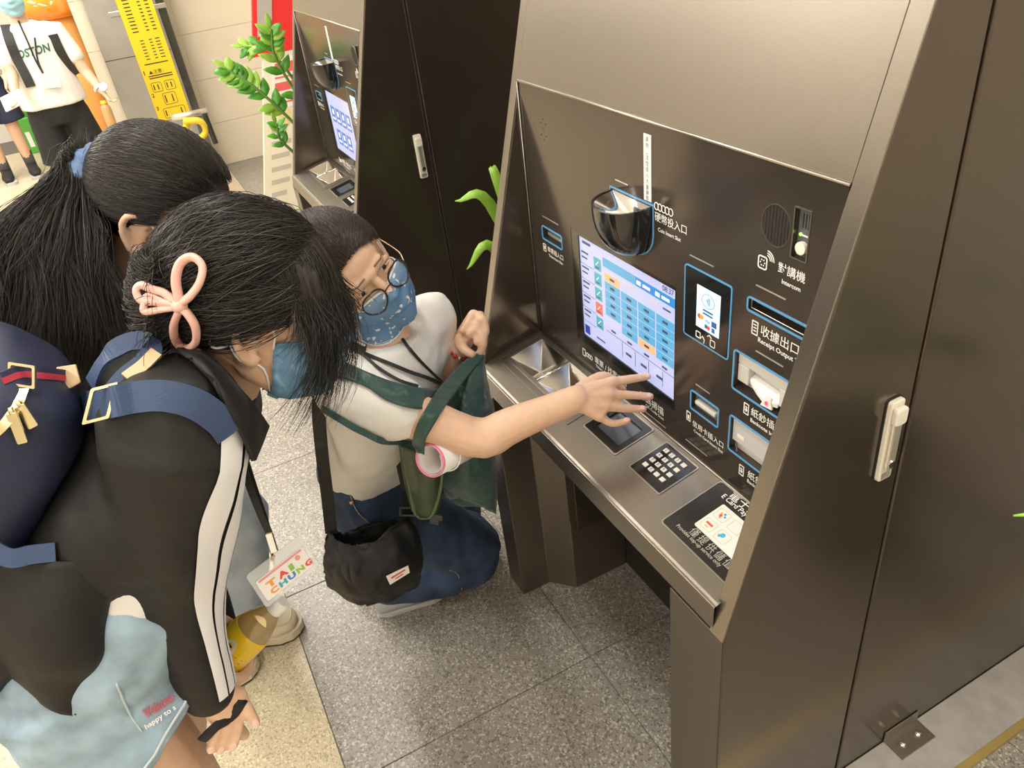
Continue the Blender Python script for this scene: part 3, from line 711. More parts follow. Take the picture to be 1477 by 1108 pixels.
scr2 = [o for o in bpy.data.objects if o.parent is m2 and o.name.startswith('screen_frame')][0]
M_LCD = mat('lcd_lavender', (.30, .32, .45), .12, emit=((.46, .50, .84), .72))
def emis(n, c, s=.75): return mat(n, c, .2, emit=(c, s))
L_TEAL, L_BLUE, L_DBLUE, L_OR, L_RED, L_NAVY, L_HEAD = emis('ui_teal', (.05, .30, .38), .55), emis('ui_blue', (.08, .30, .52), .6), emis('ui_header', (.03, .20, .55), .55), \
    emis('ui_orange', (.75, .38, .20), .55), emis('ui_red', (.60, .12, .09), .55), emis('ui_navy', (.02, .04, .35), .5), emis('ui_pale', (.80, .82, .95), .8)
L_INK = mat('ui_ink', (.06, .10, .22), .3)
SX0, SX1, SZ0, SZ1 = -1.246, -.9335, .862, 1.088
def screen_base(parent, dx):
    PFx = lambda u, v, d: PF(u + dx, v, d)
    def fix(o):
        o.matrix_parent_inverse = Matrix.Translation(Vector((-dx, 0, 0))); return o
    s = fix(MB().slab(PFx, SX0, SX1, SZ0, SZ1, -.006, -.0035).build('display', M_LCD, parent))
    return PFx, fix
PFx, fx = screen_base(scr, 0)
D0 = -.0035
def ui(b, name, mt): return b.build(name, mt, scr)
def U(px): return SX0 + px * (SX1 - SX0)
def Vv(py): return SZ1 - py * (SZ1 - SZ0)
def uibox(b, x0, x1, y0, y1, d=.0004): return b.slab(PF, U(x0), U(x1), Vv(y1), Vv(y0), D0, D0 + d)
ui(uibox(MB(), .27, .995, .085, .165), 'header_bar', L_DBLUE)
ui(uibox(MB(), .27, .62, .085, .165, .0005), 'header_bar', L_BLUE)
for k in range(5):
    y0 = .125 + k * .145
    ui(uibox(MB(), .165, .245, y0, y0 + .115), 'menu_button', L_RED if k == 3 else L_TEAL)
    ui(MB().tube([PF(U(.19), Vv(y0 + .07), D0 + .0006), PF(U(.22), Vv(y0 + .03), D0 + .0006)], .0009, 4), 'menu_icon', L_HEAD)
    b = MB(); uibox(b, .185, .225, y0 + .085, y0 + .098, .0006); ui(b, 'menu_icon', L_INK)
    b = MB(); uibox(b, .02, .10, y0 + .01, y0 + .028); uibox(b, .02, .085, y0 + .06, y0 + .075); uibox(b, .0, .16, y0 + .132, y0 + .135); tag(ui(b, 'menu_text', L_INK), kind='stuff')
ui(uibox(MB(), .035, .13, .035, .06), 'menu_text', L_INK)
rows = [(0.30, .255, 5), (.478, .255, 6), (.655, .33, 6), (.832, .33, 6)]
for c in range(4):
    x0 = .285 + c * .178
    n = 5 if c in (0,) else 6
    for r in range(n):
        y0 = .215 + r * .083 + (.0 if c == 0 else .0)
        if c == 1 and r == 0: continue
        if c == 3 and r == 0: continue
        if c == 2 and r == 0: continue
        orange = (c == 0 and r == 0) or (c == 2 and r == 5)
        ui(uibox(MB(), x0, x0 + .165, y0, y0 + .077), 'station_button', L_OR if orange else L_BLUE)
        ui(uibox(MB(), x0 + .058, x0 + .108, y0 + .026, y0 + .05, .0006), 'button_text', L_INK)
ui(uibox(MB(), .47, .60, .195, .24), 'tab', emis('ui_grey', (.45, .47, .60), .5)); ui(uibox(MB(), .74, .84, .19, .24), 'tab', emis('ui_grey', (.45, .47, .60), .5))
b = MB(); uibox(b, .285, .995, .785, .789)
for c in range(4): uibox(b, .34 + c * .178, .39 + c * .178, .745, .765)
for c in range(4): uibox(b, .46 + c * .14, .463 + c * .14, .80, .95)
for c in range(3): uibox(b, .50 + c * .16, .56 + c * .16, .87, .895)
uibox(b, .88, .95, .21, .225); uibox(b, .16, .26, .93, .945)
tag(ui(b, 'menu_text', L_INK), kind='stuff')
b = MB(); put_text(b, '08:37', PF, U(.875), Vv(.065), w=.032, d=D0 + .0006, bold=.01); ui(b, 'clock', L_INK)
b = MB(); 
for x in (.62, .80): 
    uibox(b, x + .01, x + .05, .11, .145, .0007); uibox(b, x + .07, x + .14, .115, .14, .0007)
ui(b, 'header_text', L_HEAD)
ui(uibox(MB(), .015, .075, .885, .975), 'corner_button', L_NAVY)
# machine behind: start screen with square buttons
PF2, fx2 = screen_base(scr2, -1.879)
L_SQ = emis('ui_square', (.10, .18, .48), .5)
for r in range(2):
    for c in range(4 if r == 0 else 3):
        u0 = SX0 + .03 + c * .066 + (.02 if r else 0); v0 = 1.035 - r * .085
        fx2(MB().slab(PF2, u0, u0 + .055, v0 - .06, v0, D0, D0 + .0005).build('menu_button', L_SQ, scr2))
        b = MB(); b.slab(PF2, u0 + .018, u0 + .038, v0 - .03, v0 - .012, D0, D0 + .0008); b.slab(PF2, u0 + .01, u0 + .045, v0 - .05, v0 - .042, D0, D0 + .0008)
        fx2(b.build('button_print', L_HEAD, scr2))
# plinth, bracket
M_PLINTH = mat('plinth_grey', (.42, .40, .37), .4, noise=(25, .12, 6))
pl_ = MB().box(XR_ + .001, -.462, .62, 1.80, .0005, .012).build('plinth', M_PLINTH, bevel=.002); tag(pl_, 'low grey plinth strip along the side of the ticket machine', 'plinth')
tr_ = MB().box(-.4615, -.447, .62, 1.80, .0005, .014).build('brass_trim', mat('brass_trim', (.62, .48, .16), .35, .7)); tag(tr_, 'thin yellow metal trim edging the grey plinth', 'trim')
br = thing('angle_bracket', 'bolted steel angle bracket at the foot of the ticket machine', 'bracket', (-.55, 1.055, .0125))
MB().box(-.5775, -.528, 1.004, 1.106, .0125, .0155).build('base_plate', M_FRONT, br, bevel=.0006)
MB().box(-.5790, -.5765, 1.004, 1.106, .0125, .046).build('back_plate', M_FRONT, br, bevel=.0006)
for yy in (1.032, 1.079):
    bo = MB().ell((-.552, yy, .0160), (.0075, .0075, .0045)).build('bolt', M_CHROME, br, smooth=True)
# ------------------------------------------------------------------ people: builders
from mathutils import noise as mnoise
rng = random.Random(7)
M_SKIN = mat('skin', (.72, .47, .33), .5, noise=(60, .05, 3)); 
_b = M_SKIN.node_tree.nodes['Principled BSDF']; _b.inputs['Subsurface Weight'].default_value = .12; _b.inputs['Subsurface Radius'].default_value = (.012, .005, .003)
M_NAIL = mat('nail', (.80, .52, .44), .3)
M_HAIR = mat('black_hair', (.016, .012, .010), .45, spec=.5)
M_HAIRB = mat('brown_black_hair', (.028, .018, .014), .45, spec=.5)
def hair_mat(m, lo, hi):      # each lock its own shade
    nt = m.node_tree; b = nt.nodes['Principled BSDF']; g = nt.nodes.new('ShaderNodeNewGeometry'); r = nt.nodes.new('ShaderNodeValToRGB')
    e = r.color_ramp.elements; e[0].color = (*lo, 1); e[1].color = (*hi, 1); e[0].position = .35
    nt.links.new(g.outputs['Random Per Island'], r.inputs[0]); nt.links.new(r.outputs[0], b.inputs['Base Color'])
M_STRAND = mat('black_strands', (.016, .012, .010), .36, spec=.6); hair_mat(M_STRAND, (.010, .008, .007), (.085, .062, .050))
M_STRANDB = mat('brown_strands', (.02, .012, .010), .34, spec=.6); hair_mat(M_STRANDB, (.010, .007, .006), (.085, .048, .036))
M_EYEW = mat('eye_white', (.8, .78, .75), .25)
M_IRIS = mat('iris', (.02, .012, .01), .1)
M_BROWL = mat('brow_soft', (.22, .14, .10), .7)
M_BROW = mat('brow', (.05, .035, .03), .6)

def cam_dir(r, d, f): return (RIGHT * r + DOWN * d + FWD * f).normalized()
def head_frame(origin, fwd, uphint, sc=1.0):
    y = Vector(fwd).normalized(); z = Vector(uphint); z = (z - y * z.dot(y)).normalized(); x = y.cross(z)
    o = Vector(origin)
    H = lambda a, b, c: o + (x * a + y * b + z * c) * sc
    H.M = Matrix((x, y, z)).transposed(); H.x, H.y, H.z, H.o, H.s = x, y, z, o, sc
    return H
def add_head(mb, H, neck_to, neck_r=.052):
    s = H.s
    E = lambda c, r: mb.ell(H(*c), tuple(q * s for q in r), H.M, 20, 14)
    E((0, -.018, .030), (.073, .090, .080)); E((0, .020, -.025), (.060, .066, .085)); E((0, .038, .035), (.056, .046, .048))
    for k in (-1, 1):
        E((k * .032, .040, -.030), (.030, .034, .040))
        mb.capsule([H(k * .048, -.005, -.055), H(k * .035, .035, -.085), H(0, .062, -.100)], [.022 * s, .020 * s, .019 * s])
        E((k * .009, .094, -.027), (.008, .009, .007))
    E((0, .066, -.098), (.021, .020, .019))
    mb.capsule([H(-.034, .076, .024), H(0, .083, .022), H(.034, .076, .024)], [.009 * s, .010 * s, .009 * s])
    mb.capsule([H(0, .084, .012), H(0, .101, -.020)], [.008 * s, .012 * s])
    E((0, .083, -.058), (.022, .011, .011))
    n = Vector(neck_to); a = H(0, -.022, -.045)
    mb.tube([a, lerp(a, n, .5), n], [neck_r * s, neck_r * .98 * s, neck_r * 1.12 * s], 16)
def ear(mb, H, k):
    s = H.s
    loop = [H(k * .068, .004, -.030), H(k * .071, -.002, -.040), H(k * .078, -.012, -.030), H(k * .084, -.020, -.008), H(k * .086, -.020, .012), H(k * .083, -.010, .024), H(k * .077, .004, .022), H(k * .071, .010, .008)]
    mb.tube(spline(loop, 18), [.0058 * s] * 18, 8)
    mb.ell(H(k * .070, -.004, -.034), (.0065 * s, .007 * s, .0085 * s), H.M)
    mb.ell(H(k * .0685, -.006, -.004), (.007 * s, .015 * s, .026 * s), H.M)
def eyes(H, parent):
    s = H.s
    for k in (-1, 1):
        c = H(k * .031, .0645, .007)
        MB().ell(c, (.0125 * s,) * 3, H.M).build('eyeball', M_EYEW, parent, smooth=True)
        MB().ell(H(k * .031, .0735, .005), (.0058 * s, .0042 * s, .0058 * s), H.M).build('iris', M_IRIS, parent, smooth=True)
        arc = [H(k * (.031 + dx), .0775 - 7 * dx * dx - .004 * abs(dx) / .016, .0105 - 14 * dx * dx) for dx in (-.016, -.010, -.004, .002, .008, .014, .018)]
        MB().tube(spline(arc, 12), [.0016 * s] * 12, 6).build('eyelashes', M_BROW, parent, smooth=True)
        lid = [p + H.z * .0045 * s - H.y * .001 * s for p in arc]
        MB().tube(spline(lid, 12), [.0052 * s] * 12, 8).build('eyelid', M_SKIN, parent, smooth=True)
        low = [H(k * (.031 + dx), .0755 - 7 * dx * dx, -.004 + 10 * dx * dx) for dx in (-.015, -.007, 0, .007, .015)]
        MB().tube(spline(low, 10), [.0042 * s] * 10, 8).build('eyelid', M_SKIN, parent, smooth=True)
        br = [H(k * dx, .089 - 9 * (dx - .02) ** 2 - (.012 if dx > .04 else 0), .030 + .12 * (dx - .014) - 7 * (dx - .014) ** 2) for dx in (.014, .024, .034, .046)]
        MB().tube(spline(br, 10), [(.0020 * s, .0010 * s)] * 10, 6, up=H.z).build('eyebrow', M_BROWL, parent, smooth=True)
def sheet(rows, thick, nu=24, nv=24):
    """smooth double-sided cloth through a grid of control points"""
    R = [spline(r, nu) for r in rows]
    cols = [spline([R[j][i] for j in range(len(R))], nv) if len(R) > 1 else None for i in range(nu)]
    G = [[cols[i][j] for i in range(nu)] for j in range(nv)]
    N = [[None] * nu for _ in range(nv)]
    for j in range(nv):
        for i in range(nu):
            a = G[j][min(i + 1, nu - 1)] - G[j][max(i - 1, 0)]; b = G[min(j + 1, nv - 1)][i] - G[max(j - 1, 0)][i]
            n = a.cross(b); N[j][i] = n.normalized() if n.length > 1e-12 else Vector((0, 0, 1))
    V = [G[j][i] + N[j][i] * (thick / 2) for j in range(nv) for i in range(nu)] + [G[j][i] - N[j][i] * (thick / 2) for j in range(nv) for i in range(nu)]
    o = nu * nv; fs = []
    for j in range(nv - 1):
        for i in range(nu - 1):
            a = j * nu + i; fs += [(a, a + 1, a + nu + 1, a + nu), (o + a, o + a + nu, o + a + nu + 1, o + a + 1)]
    for i in range(nu - 1):
        a = i; fs.append((a, o + a, o + a + 1, a + 1)); a = (nv - 1) * nu + i; fs.append((a, a + 1, o + a + 1, o + a))
    for j in range(nv - 1):
        a = j * nu; fs.append((a, a + nu, o + a + nu, o + a)); a = j * nu + nu - 1; fs.append((a, o + a, o + a + nu, a + nu))
    mb = MB(); mb.add(V, fs); return mb
def ribbon(pts, width, thick, side, n=40):
    """flat strap along pts; side = the direction of its width (vector or list)"""
    P = spline(pts, n); mb = MB(); V = []
    S = [Vector(s) for s in side] if isinstance(side, list) else [Vector(side)] * 2
    S = spline(S, n) if len(S) > 2 else [lerp(S[0], S[-1], i / (n - 1)) for i in range(n)]
    Wd = width if hasattr(width, '__len__') else [width, width]
    for i in range(n):
        t = (P[min(i + 1, n - 1)] - P[max(i - 1, 0)]).normalized(); s = S[i] - t * S[i].dot(t); s.normalize(); nn = t.cross(s)
        w = lerp(Wd[0], Wd[-1], i / (n - 1))
        for a, b in ((-1, -1), (1, -1), (1, 1), (-1, 1)): V.append(P[i] + s * (a * w / 2) + nn * (b * thick / 2))
    fs = [(0, 3, 2, 1), ((n - 1) * 4, (n - 1) * 4 + 1, (n - 1) * 4 + 2, (n - 1) * 4 + 3)]
    for i in range(n - 1):
        for k in range(4): fs.append((i * 4 + k, i * 4 + (k + 1) % 4, (i + 1) * 4 + (k + 1) % 4, (i + 1) * 4 + k))
    mb.add(V, fs); return mb
def drape(pts, bvh, off):          # pull points onto a garment
    out = []
    for p in pts:
        q, n, _, _ = bvh.find_nearest(Vector(p)); out.append(q + n * off)
    return out
def wrinkle(me, amp, sc, stretch=(1, 1, 1), seed=0.0, power=1):
    a = coords(me); n = normals(me); s = np.array(stretch) * sc
    d = np.array([mnoise.noise(Vector((p[0] * s[0] + seed, p[1] * s[1] + 3.1, p[2] * s[2] + 7.7))) for p in a])
    d = (1 - np.abs(d) * 2) if power == 2 else d
    set_coords(me, a + n * (d * amp)[:, None])
def surface(mb, voxel, smooth_it, name, material, parent, wr=None, kind=None, label=None, fac=.5):
    me = remesh(mb, voxel, smooth_it, fac, name)
    for w in (wr or []): wrinkle(me, *w)
    return link_mesh(name, me, material, parent, True, kind, label)
SHADES = {}  # paler lock colours stand in for streaks of sheen on the hair
for _n, _c in (('black', ((.007, .006, .005), (.014, .011, .009), (.030, .023, .018), (.070, .054, .044))), ('brown', ((.008, .006, .005), (.018, .011, .009), (.045, .026, .020), (.095, .055, .042)))):
    SHADES[_n] = [mat('%s_lock_%d' % (_n, k), c, (.45, .42, .38, .34)[k], spec=.55) for k, c in enumerate(_c)]
def strands(paths, r=.0006, seg=3, name='hair', material=None, parent=None):
    """locks of hair: neighbouring strands share a shade, so that the flow of the hair shows"""
    mb = MB(); idx = []
    for p in paths:
        n = len(p); f0 = len(mb.f)
        mb.tube(p, [r * (1 - .75 * (i / (n - 1)) ** 3) for i in range(n)], seg, False)
        q = p[n // 2]; v = mnoise.noise(Vector(q) * 170) + .5 * mnoise.noise(Vector(p[0]) * 260) + rng.gauss(0, .10)
        idx += [0 if v < -.18 else 1 if v < .16 else 2 if v < .42 else 3] * (len(mb.f) - f0)
    me = mb.mesh(name)
    for m in SHADES['brown' if material is M_HAIRB else 'black']: me.materials.append(m)
    me.polygons.foreach_set('material_index', np.array(idx, dtype=np.int32))
    return link_mesh(name, me, None, parent, True, 'stuff')
def scalp_cap(H, c, r, keep, name, material, parent, nu=64, nv=40, k=.945):
    r = tuple(q * k for q in r)
    V, idx, fs = [], {}, []
    for j in range(nv + 1):
        for i in range(nu):
            ph = math.pi * j / nv; th = 2 * math.pi * i / nu
            V.append((c[0] + r[0] * math.sin(ph) * math.cos(th), c[1] + r[1] * math.sin(ph) * math.sin(th), c[2] + r[2] * math.cos(ph)))
    for j in range(nv):
        for i in range(nu):
            q = (j * nu + i, (j + 1) * nu + i, (j + 1) * nu + (i + 1) % nu, j * nu + (i + 1) % nu)
            m_ = [sum(V[k][a] for k in q) / 4 for a in range(3)]
            if keep(*m_): fs.append(q)
    mb = MB(); mb.add([H(*v) for v in V], fs)
    me = mb.mesh(name); bm = bmesh.new(); bm.from_mesh(me)
    bmesh.ops.delete(bm, geom=[v for v in bm.verts if not v.link_faces], context='VERTS'); bmesh.ops.remove_doubles(bm, verts=bm.verts, dist=1e-5)
    bmesh.ops.recalc_face_normals(bm, faces=bm.faces); bm.to_mesh(me); bm.free()
    return link_mesh(name, me, material, parent, True)
def on_scalp(p, c, r, k=1.0):     # push a head-local point to the scalp ellipsoid
    q = [(p[a] - c[a]) / r[a] for a in range(3)]; l = math.sqrt(sum(v * v for v in q)) or 1
    return tuple(c[a] + r[a] * q[a] / l * k for a in range(3))
def finger(mb, joints, r0, r1):
    n = len(joints); mb.capsule(spline(joints, 3 * n - 2), [lerp(r0, r1, i / (3 * n - 3)) for i in range(3 * n - 2)], 10)
def nail(p_tip, back, nrm, w, parent):
    """small plate on the back of a fingertip"""
    t = Vector(back).normalized(); n = Vector(nrm); n = (n - t * n.dot(t)).normalized(); b = t.cross(n)
    Mx = Matrix((b, t, n)).transposed()
    MB().ell(Vector(p_tip) + n * w * .82, (w * .72, w * .95, w * .22), Mx, 12, 8).build('fingernail', M_NAIL, parent, smooth=True)
def mask_sheet(H, bvh, top, bot, halfw, off=.004, n=18, bulge=.0):
    """pleated face mask laid over the head"""
    s = H.s; rows = []
    for j in range(n + 1):
        v = j / n; row = []
        for i in range(n + 1):
            u = i / n * 2 - 1
            ang = u * halfw; rad = .2
            zc = lerp(top - .012 * u * u - (.012 if abs(u) > .9 else 0) * 0, bot + .030 * u * u, v)
            o = H(0, -.01, zc * .8 - .006); d = (H.x * math.sin(ang) + H.y * math.cos(ang))
            src = H(0, -.01, zc) + d * .25 * s
            hit, nn, _, _ = bvh.ray_cast(src, -d)
            if hit is None: hit = H(0, -.01, zc) + d * .07 * s
            pl = .0016 * math.sin(v * 22) if .25 < v < .8 else 0
            row.append(hit + d * ((off + pl + bulge * math.cos(u * 1.5) * math.sin(v * math.pi)) * s))
        rows.append(row)
    # smooth the rows a little so that the cloth bridges nose and chin
    for _ in range(3):
        new = [[p.copy() for p in r_] for r_ in rows]
        for j in range(1, n):
            for i in range(1, n):
                m_ = (rows[j - 1][i] + rows[j + 1][i] + rows[j][i - 1] + rows[j][i + 1]) / 4
                c = rows[j][i]; d = (c - H.o).normalized()
                new[j][i] = c + max(0, (m_ - c).dot(d)) * d * .9
        rows = new
    V = [p for r_ in rows for p in r_]; N = n + 1
    mb = MB(); mb.add(V, [(j * N + i, j * N + i + 1, (j + 1) * N + i + 1, (j + 1) * N + i) for j in range(n) for i in range(n)])
    return mb, rows
def solidify(o, t, off=1):
    m = o.modifiers.new('thickness', 'SOLIDIFY'); m.thickness = t; m.offset = off; return o
# ------------------------------------------------------------------ girl kneeling at the machine
M_TEE = mat('white_tee', (.80, .79, .76), .75, bump=(16, .25, (1, 1, 1), .012))
M_JEAN = mat('dark_jeans', (.030, .060, .13), .8, noise=(14, .45, 8), bump=(700, .3, (1, 1, 1), .001))
HC = head_frame(at(508, 394, 1.47), cam_dir(.68, .30, -.66), cam_dir(-.66, -.56, -.35), 1.0)
gC = thing('person', 'kneeling person in white t-shirt and glasses reaching to the ticket machine screen', 'person', (-1.52, .25, 0))
lat = Vector((-.59, .80, 0))
shR, elR, wrR = Vector((-1.205, .190, .945)), at(690, 632, 1.455), at(833, 575, 1.415)
shL, elL, wrL = Vector((-1.385, .410, .945)), at(634, 545, 1.68), at(662, 500, 1.63)
body = MB()
add_head(body, HC, (-1.298, .298, .965), .050)
headC = remesh(body, .005, 3, .4, 'hc'); bvhHC = bvh_of(headC)
for k in (-1, 1): ear(body, HC, k)
body.tube([(-1.295, .300, .975), (-1.31, .29, .92), (-1.38, .262, .76), (-1.47, .235, .58), (-1.485, .24, .44)], [(.09, .045), (.125, .075), (.12, .085), (.12, .085), (.11, .085)], 18, up=lat)
body.capsule(spline([shR, lerp(shR, elR, .5), elR, lerp(elR, wrR, .35), wrR], 14), [.050, .049, .047, .044, .042, .040, .039, .039, .038, .036, .034, .031, .028, .026], 16)
body.capsule(spline([shL + Vector((.01, -.02, -.02)), elL, lerp(elL, wrL, .4), wrL], 10), [.038, .041, .042, .040, .038, .037, .034, .031, .028, .026], 14)
Rh = dict(i=[(884, 551, 1.437), (909, 547, 1.452), (934, 543, 1.474)], m=[(879, 569, 1.424), (909, 570, 1.444), (938, 572, 1.462)],
          r=[(874, 586, 1.420), (902, 589, 1.437), (928, 590, 1.452)], p=[(865, 600, 1.421), (883, 611, 1.430), (906, 607, 1.441)])
for nm, J in Rh.items():
    J = [at(*q) for q in J]
    body.capsule([wrR, lerp(wrR, J[0], .5), J[0]], [.021, .0165, .0118], 10)
    finger(body, J, .0098 if nm != 'p' else .0085, .0074 if nm != 'p' else .0066)
th = [at(838, 562, 1.432), at(868, 545, 1.462), at(884, 551, 1.475), at(898, 562, 1.482)]
finger(body, th, .015, .0085)
Lh = dict(i=[(688, 470, 1.590), (697, 490, 1.574), (693, 508, 1.584)], m=[(696, 463, 1.602), (700, 479, 1.582), (688, 493, 1.574)],
          r=[(692, 457, 1.615), (690, 471, 1.586), (677, 483, 1.576)], p=[(683, 455, 1.622), (677, 465, 1.596), (668, 477, 1.588)])
for nm, J in Lh.items():
    J = [at(*q) for q in J]
    body.capsule([wrL, lerp(wrL, J[0], .5), J[0]], [.022, .018, .013], 10)
    finger(body, J, .0105, .0085)
finger(body, [at(664, 490, 1.61), at(668, 503, 1.585), at(680, 511, 1.575)], .014, .009)
# legs inside the jeans
thR, knR, anR = Vector((-1.42, .225, .43)), Vector((-1.503, .448, .150)), Vector((-1.56, .19, .085))
thL, knL, anL = Vector((-1.55, .28, .40)), Vector((-1.645, .455, .150)), Vector((-1.70, .16, .085))
for a, b, c in ((thR, knR, anR), (thL, knL, anL)):
    body.capsule([a, b], [.065, .05], 12); body.capsule([b - Vector((0, 0, .04)), c], [.05, .038], 12)
skinC = surface(body, .0036, 3, 'body', M_SKIN, gC, fac=.4)
for nm in 'imrp':
    J = [at(*q) for q in Rh[nm]]; nail(lerp(J[2], J[1], .12), J[2] - J[1], -FWD - DOWN * .5, .0072, skinC)
eyes(HC, skinC)
# t-shirt
sh = MB()
sh.tube([(-1.297, .299, .985), (-1.297, .299, .962), (-1.31, .29, .915), (-1.36, .27, .80), (-1.415, .252, .70), (-1.452, .240, .628)],
        [(.085, .062), (.135, .078), (.162, .100), (.148, .104), (.142, .104), (.146, .108)], 24, up=lat)
sh.capsule([shR + Vector((-.03, .0, .0)), shR, lerp(shR, elR, .34)], [.060, .066, .064], 16)
sh.capsule([shL + Vector((.03, -.03, .0)), shL, lerp(shL, elL, .42)], [.060, .068, .062], 16)
surface(sh, .007, 5, 't_shirt', M_TEE, gC, wr=[(.010, 9, (1, 1, .45), 1.0), (.005, 26, (1, .6, 1), 4.0)])
shirtC = [o for o in bpy.data.objects if o.parent is gC and o.name.startswith('t_shirt')][0]
bvhShirt = bvh_of(shirtC.data)
nb = Vector((-1.300, .300, .972)); ring = [nb + lat * (.066 * math.cos(a)) + Vector((.8, .59, .0)) * (.056 * math.sin(a)) + Vector((0, 0, -.012 * math.sin(a) + .012)) for a in [k * 2 * math.pi / 28 for k in range(28)]]
MB().tube(ring, .009, 8, closed=True).build('neckband', M_TEE, shirtC, smooth=True)
# jeans
jn = MB()
jn.tube([(-1.458, .238, .640), (-1.474, .236, .54), (-1.485, .245, .44), (-1.49, .25, .38)], [(.142, .108), (.150, .115), (.150, .120), (.12, .09)], 22, up=lat)
jn.capsule(spline([thR, lerp(thR, knR, .5) + Vector((.012, 0, .02)), knR], 8), [.098, .100, .099, .097, .094, .090, .084, .076], 18)
jn.capsule(spline([knR - Vector((-.004, .012, .045)), lerp(knR, anR, .5) - Vector((0, 0, .025)), anR], 7), [.078, .079, .079, .075, .068, .060, .052], 16)
jn.capsule([thL, lerp(thL, knL, .5), knL], [.095, .095, .078], 16)
jn.capsule([knL - Vector((0, .02, .06)), anL], [.075, .06], 14)
jeansC = surface(jn, .007, 5, 'jeans', M_JEAN, gC, wr=[(.008, 13, (.7, 1, 1), 2.0), (.004, 34, (1, 1, .5), 9.0)])
bvhJ = bvh_of(jeansC.data)
# jeans details: waistband, side seam with rivet
MB().tube([Vector((-1.462, .237, .612)) + lat * (.144 * math.cos(a)) + Vector((.8, .59, .0)) * (.108 * math.sin(a)) for a in [k * 2 * math.pi / 32 for k in range(32)]], [(.018, .006)] * 32, 8, closed=True, up=(0, 0, 1)).build('waistband', M_JEAN, jeansC, smooth=True)
M_STITCH = mat('stitch', (.55, .45, .32), .7)
for pxs in ([(507, 672), (507, 690), (505, 712), (516, 738), (533, 755)], [(648, 822), (660, 828), (666, 850)]):
    pts = []
    for (a, b) in pxs:
        h, n_, _, _ = bvhJ.ray_cast(CAMP, ray(a, b))
        if h: pts.append(h + n_ * .0012)
    if len(pts) > 2: MB().tube(spline(pts, 20), .0011, 5).build('seam_stitching', M_STITCH, jeansC, smooth=True)
h, n_, _, _ = bvhJ.ray_cast(CAMP, ray(507, 724))
if h: MB().ell(h + n_ * .002, (.005, .005, .005)).build('rivet', mat('copper', (.7, .42, .28), .3, .8), jeansC, smooth=True)
# shoes
M_SHOEG = mat('grey_sneaker', (.45, .46, .48), .6); M_SOLE = mat('white_sole', (.52, .52, .51), .7)
for (heel, toe) in ((Vector((-1.565, .15, .0)), Vector((-1.540, .345, .0))), (Vector((-1.735, .08, .0)), Vector((-1.715, .285, .0)))):
    d = (toe - heel).normalized(); s_ = Vector((d.y, -d.x, 0))
    b = MB(); b.tube([heel + Vector((0, 0, .03)), lerp(heel, toe, .25) + Vector((0, 0, .036)), lerp(heel, toe, .7) + Vector((0, 0, .032)), toe + Vector((0, 0, .028))], [(.030, .026), (.036, .032), (.042, .024), (.022, .014)], 14, up=s_)
    shoe = surface(b, .005, 4, 'shoe', M_SHOEG, gC)
    b = MB(); o_ = [heel + s_ * a * .034 for a in (-1, 1)]; pts = []
    for t, w in ((0, .024), (.15, .036), (.5, .038), (.8, .044), (.95, .034), (1.03, .015)): pts.append((t, w))
    left = [lerp(heel, toe, t) + s_ * w for t, w in pts]; right = [lerp(heel, toe, t) - s_ * w for t, w in pts][::-1]
    poly = left + right; n = len(poly)
    b.add([p + Vector((0, 0, .001)) for p in poly] + [p + Vector((0, 0, .018)) for p in poly], [tuple(range(n - 1, -1, -1)), tuple(range(n, 2 * n))] + [(i, (i + 1) % n, (i + 1) % n + n, i + n) for i in range(n)])
    b.build('shoe_sole', M_SOLE, shoe, bevel=.003)
# hair: swept over and back, dark, a brown sheen painted in by the lock colours
capc, capr = (0, -.026, .036), (.087, .106, .096)
def keepC(x, y, z):
    if y > .045: return z > .066 - .06 * (y - .045)
    if y > -.02: return z > .018 + (y + .02) * .95
    return z > -.085 - y * .2
scalp_cap(HC, capc, capr, keepC, 'hair_cap', M_HAIRB, gC)
P = []
for k in range(4500):
    u = rng.uniform(-1, 1); y0 = .085 - .055 * u * u + rng.uniform(-.03, .0)
    root = (u * .070, y0, .070 - .05 * u * u + rng.uniform(0, .02))
    # swept from a side parting to the back of the head
    tgt = (u * .05 + rng.uniform(-.02, .02), -.105, rng.uniform(-.07, .01)); mid = (u * .082 - .01, -.02 + rng.uniform(-.02, .02), .10 - .07 * abs(u) + rng.uniform(-.005, .005))
    pts = []
    for i in range(9):
        t = i / 8; p = [root[a] * (1 - t) ** 2 + 2 * mid[a] * t * (1 - t) * 1.1 + tgt[a] * t * t for a in range(3)]
        q = on_scalp(p, capc, capr, 1.012 + rng.uniform(0, .035) * math.sin(math.pi * min(1, t + .15)))
        pts.append(HC(*q))
    P.append(pts)
for k in range(1200):     # hair tucked behind the ear, falling to the nape
    sgn = rng.choice((-1, 1)); a = rng.uniform(0, 1)
    r0 = on_scalp((sgn * .07, .015 - .06 * a, .03), capc, capr, 1.02); r1 = on_scalp((sgn * .074, -.045 - .03 * a, -.02), capc, capr, 1.03); r2 = (sgn * (.055 - .02 * a), -.085, -.10 - rng.uniform(0, .03))
    P.append([HC(*[p_[c] for c in range(3)]) for p_ in spline([Vector(r0), Vector(r1), Vector(r2)], 7)])
strands(P, .00048, 3, 'hair', M_HAIRB, gC)
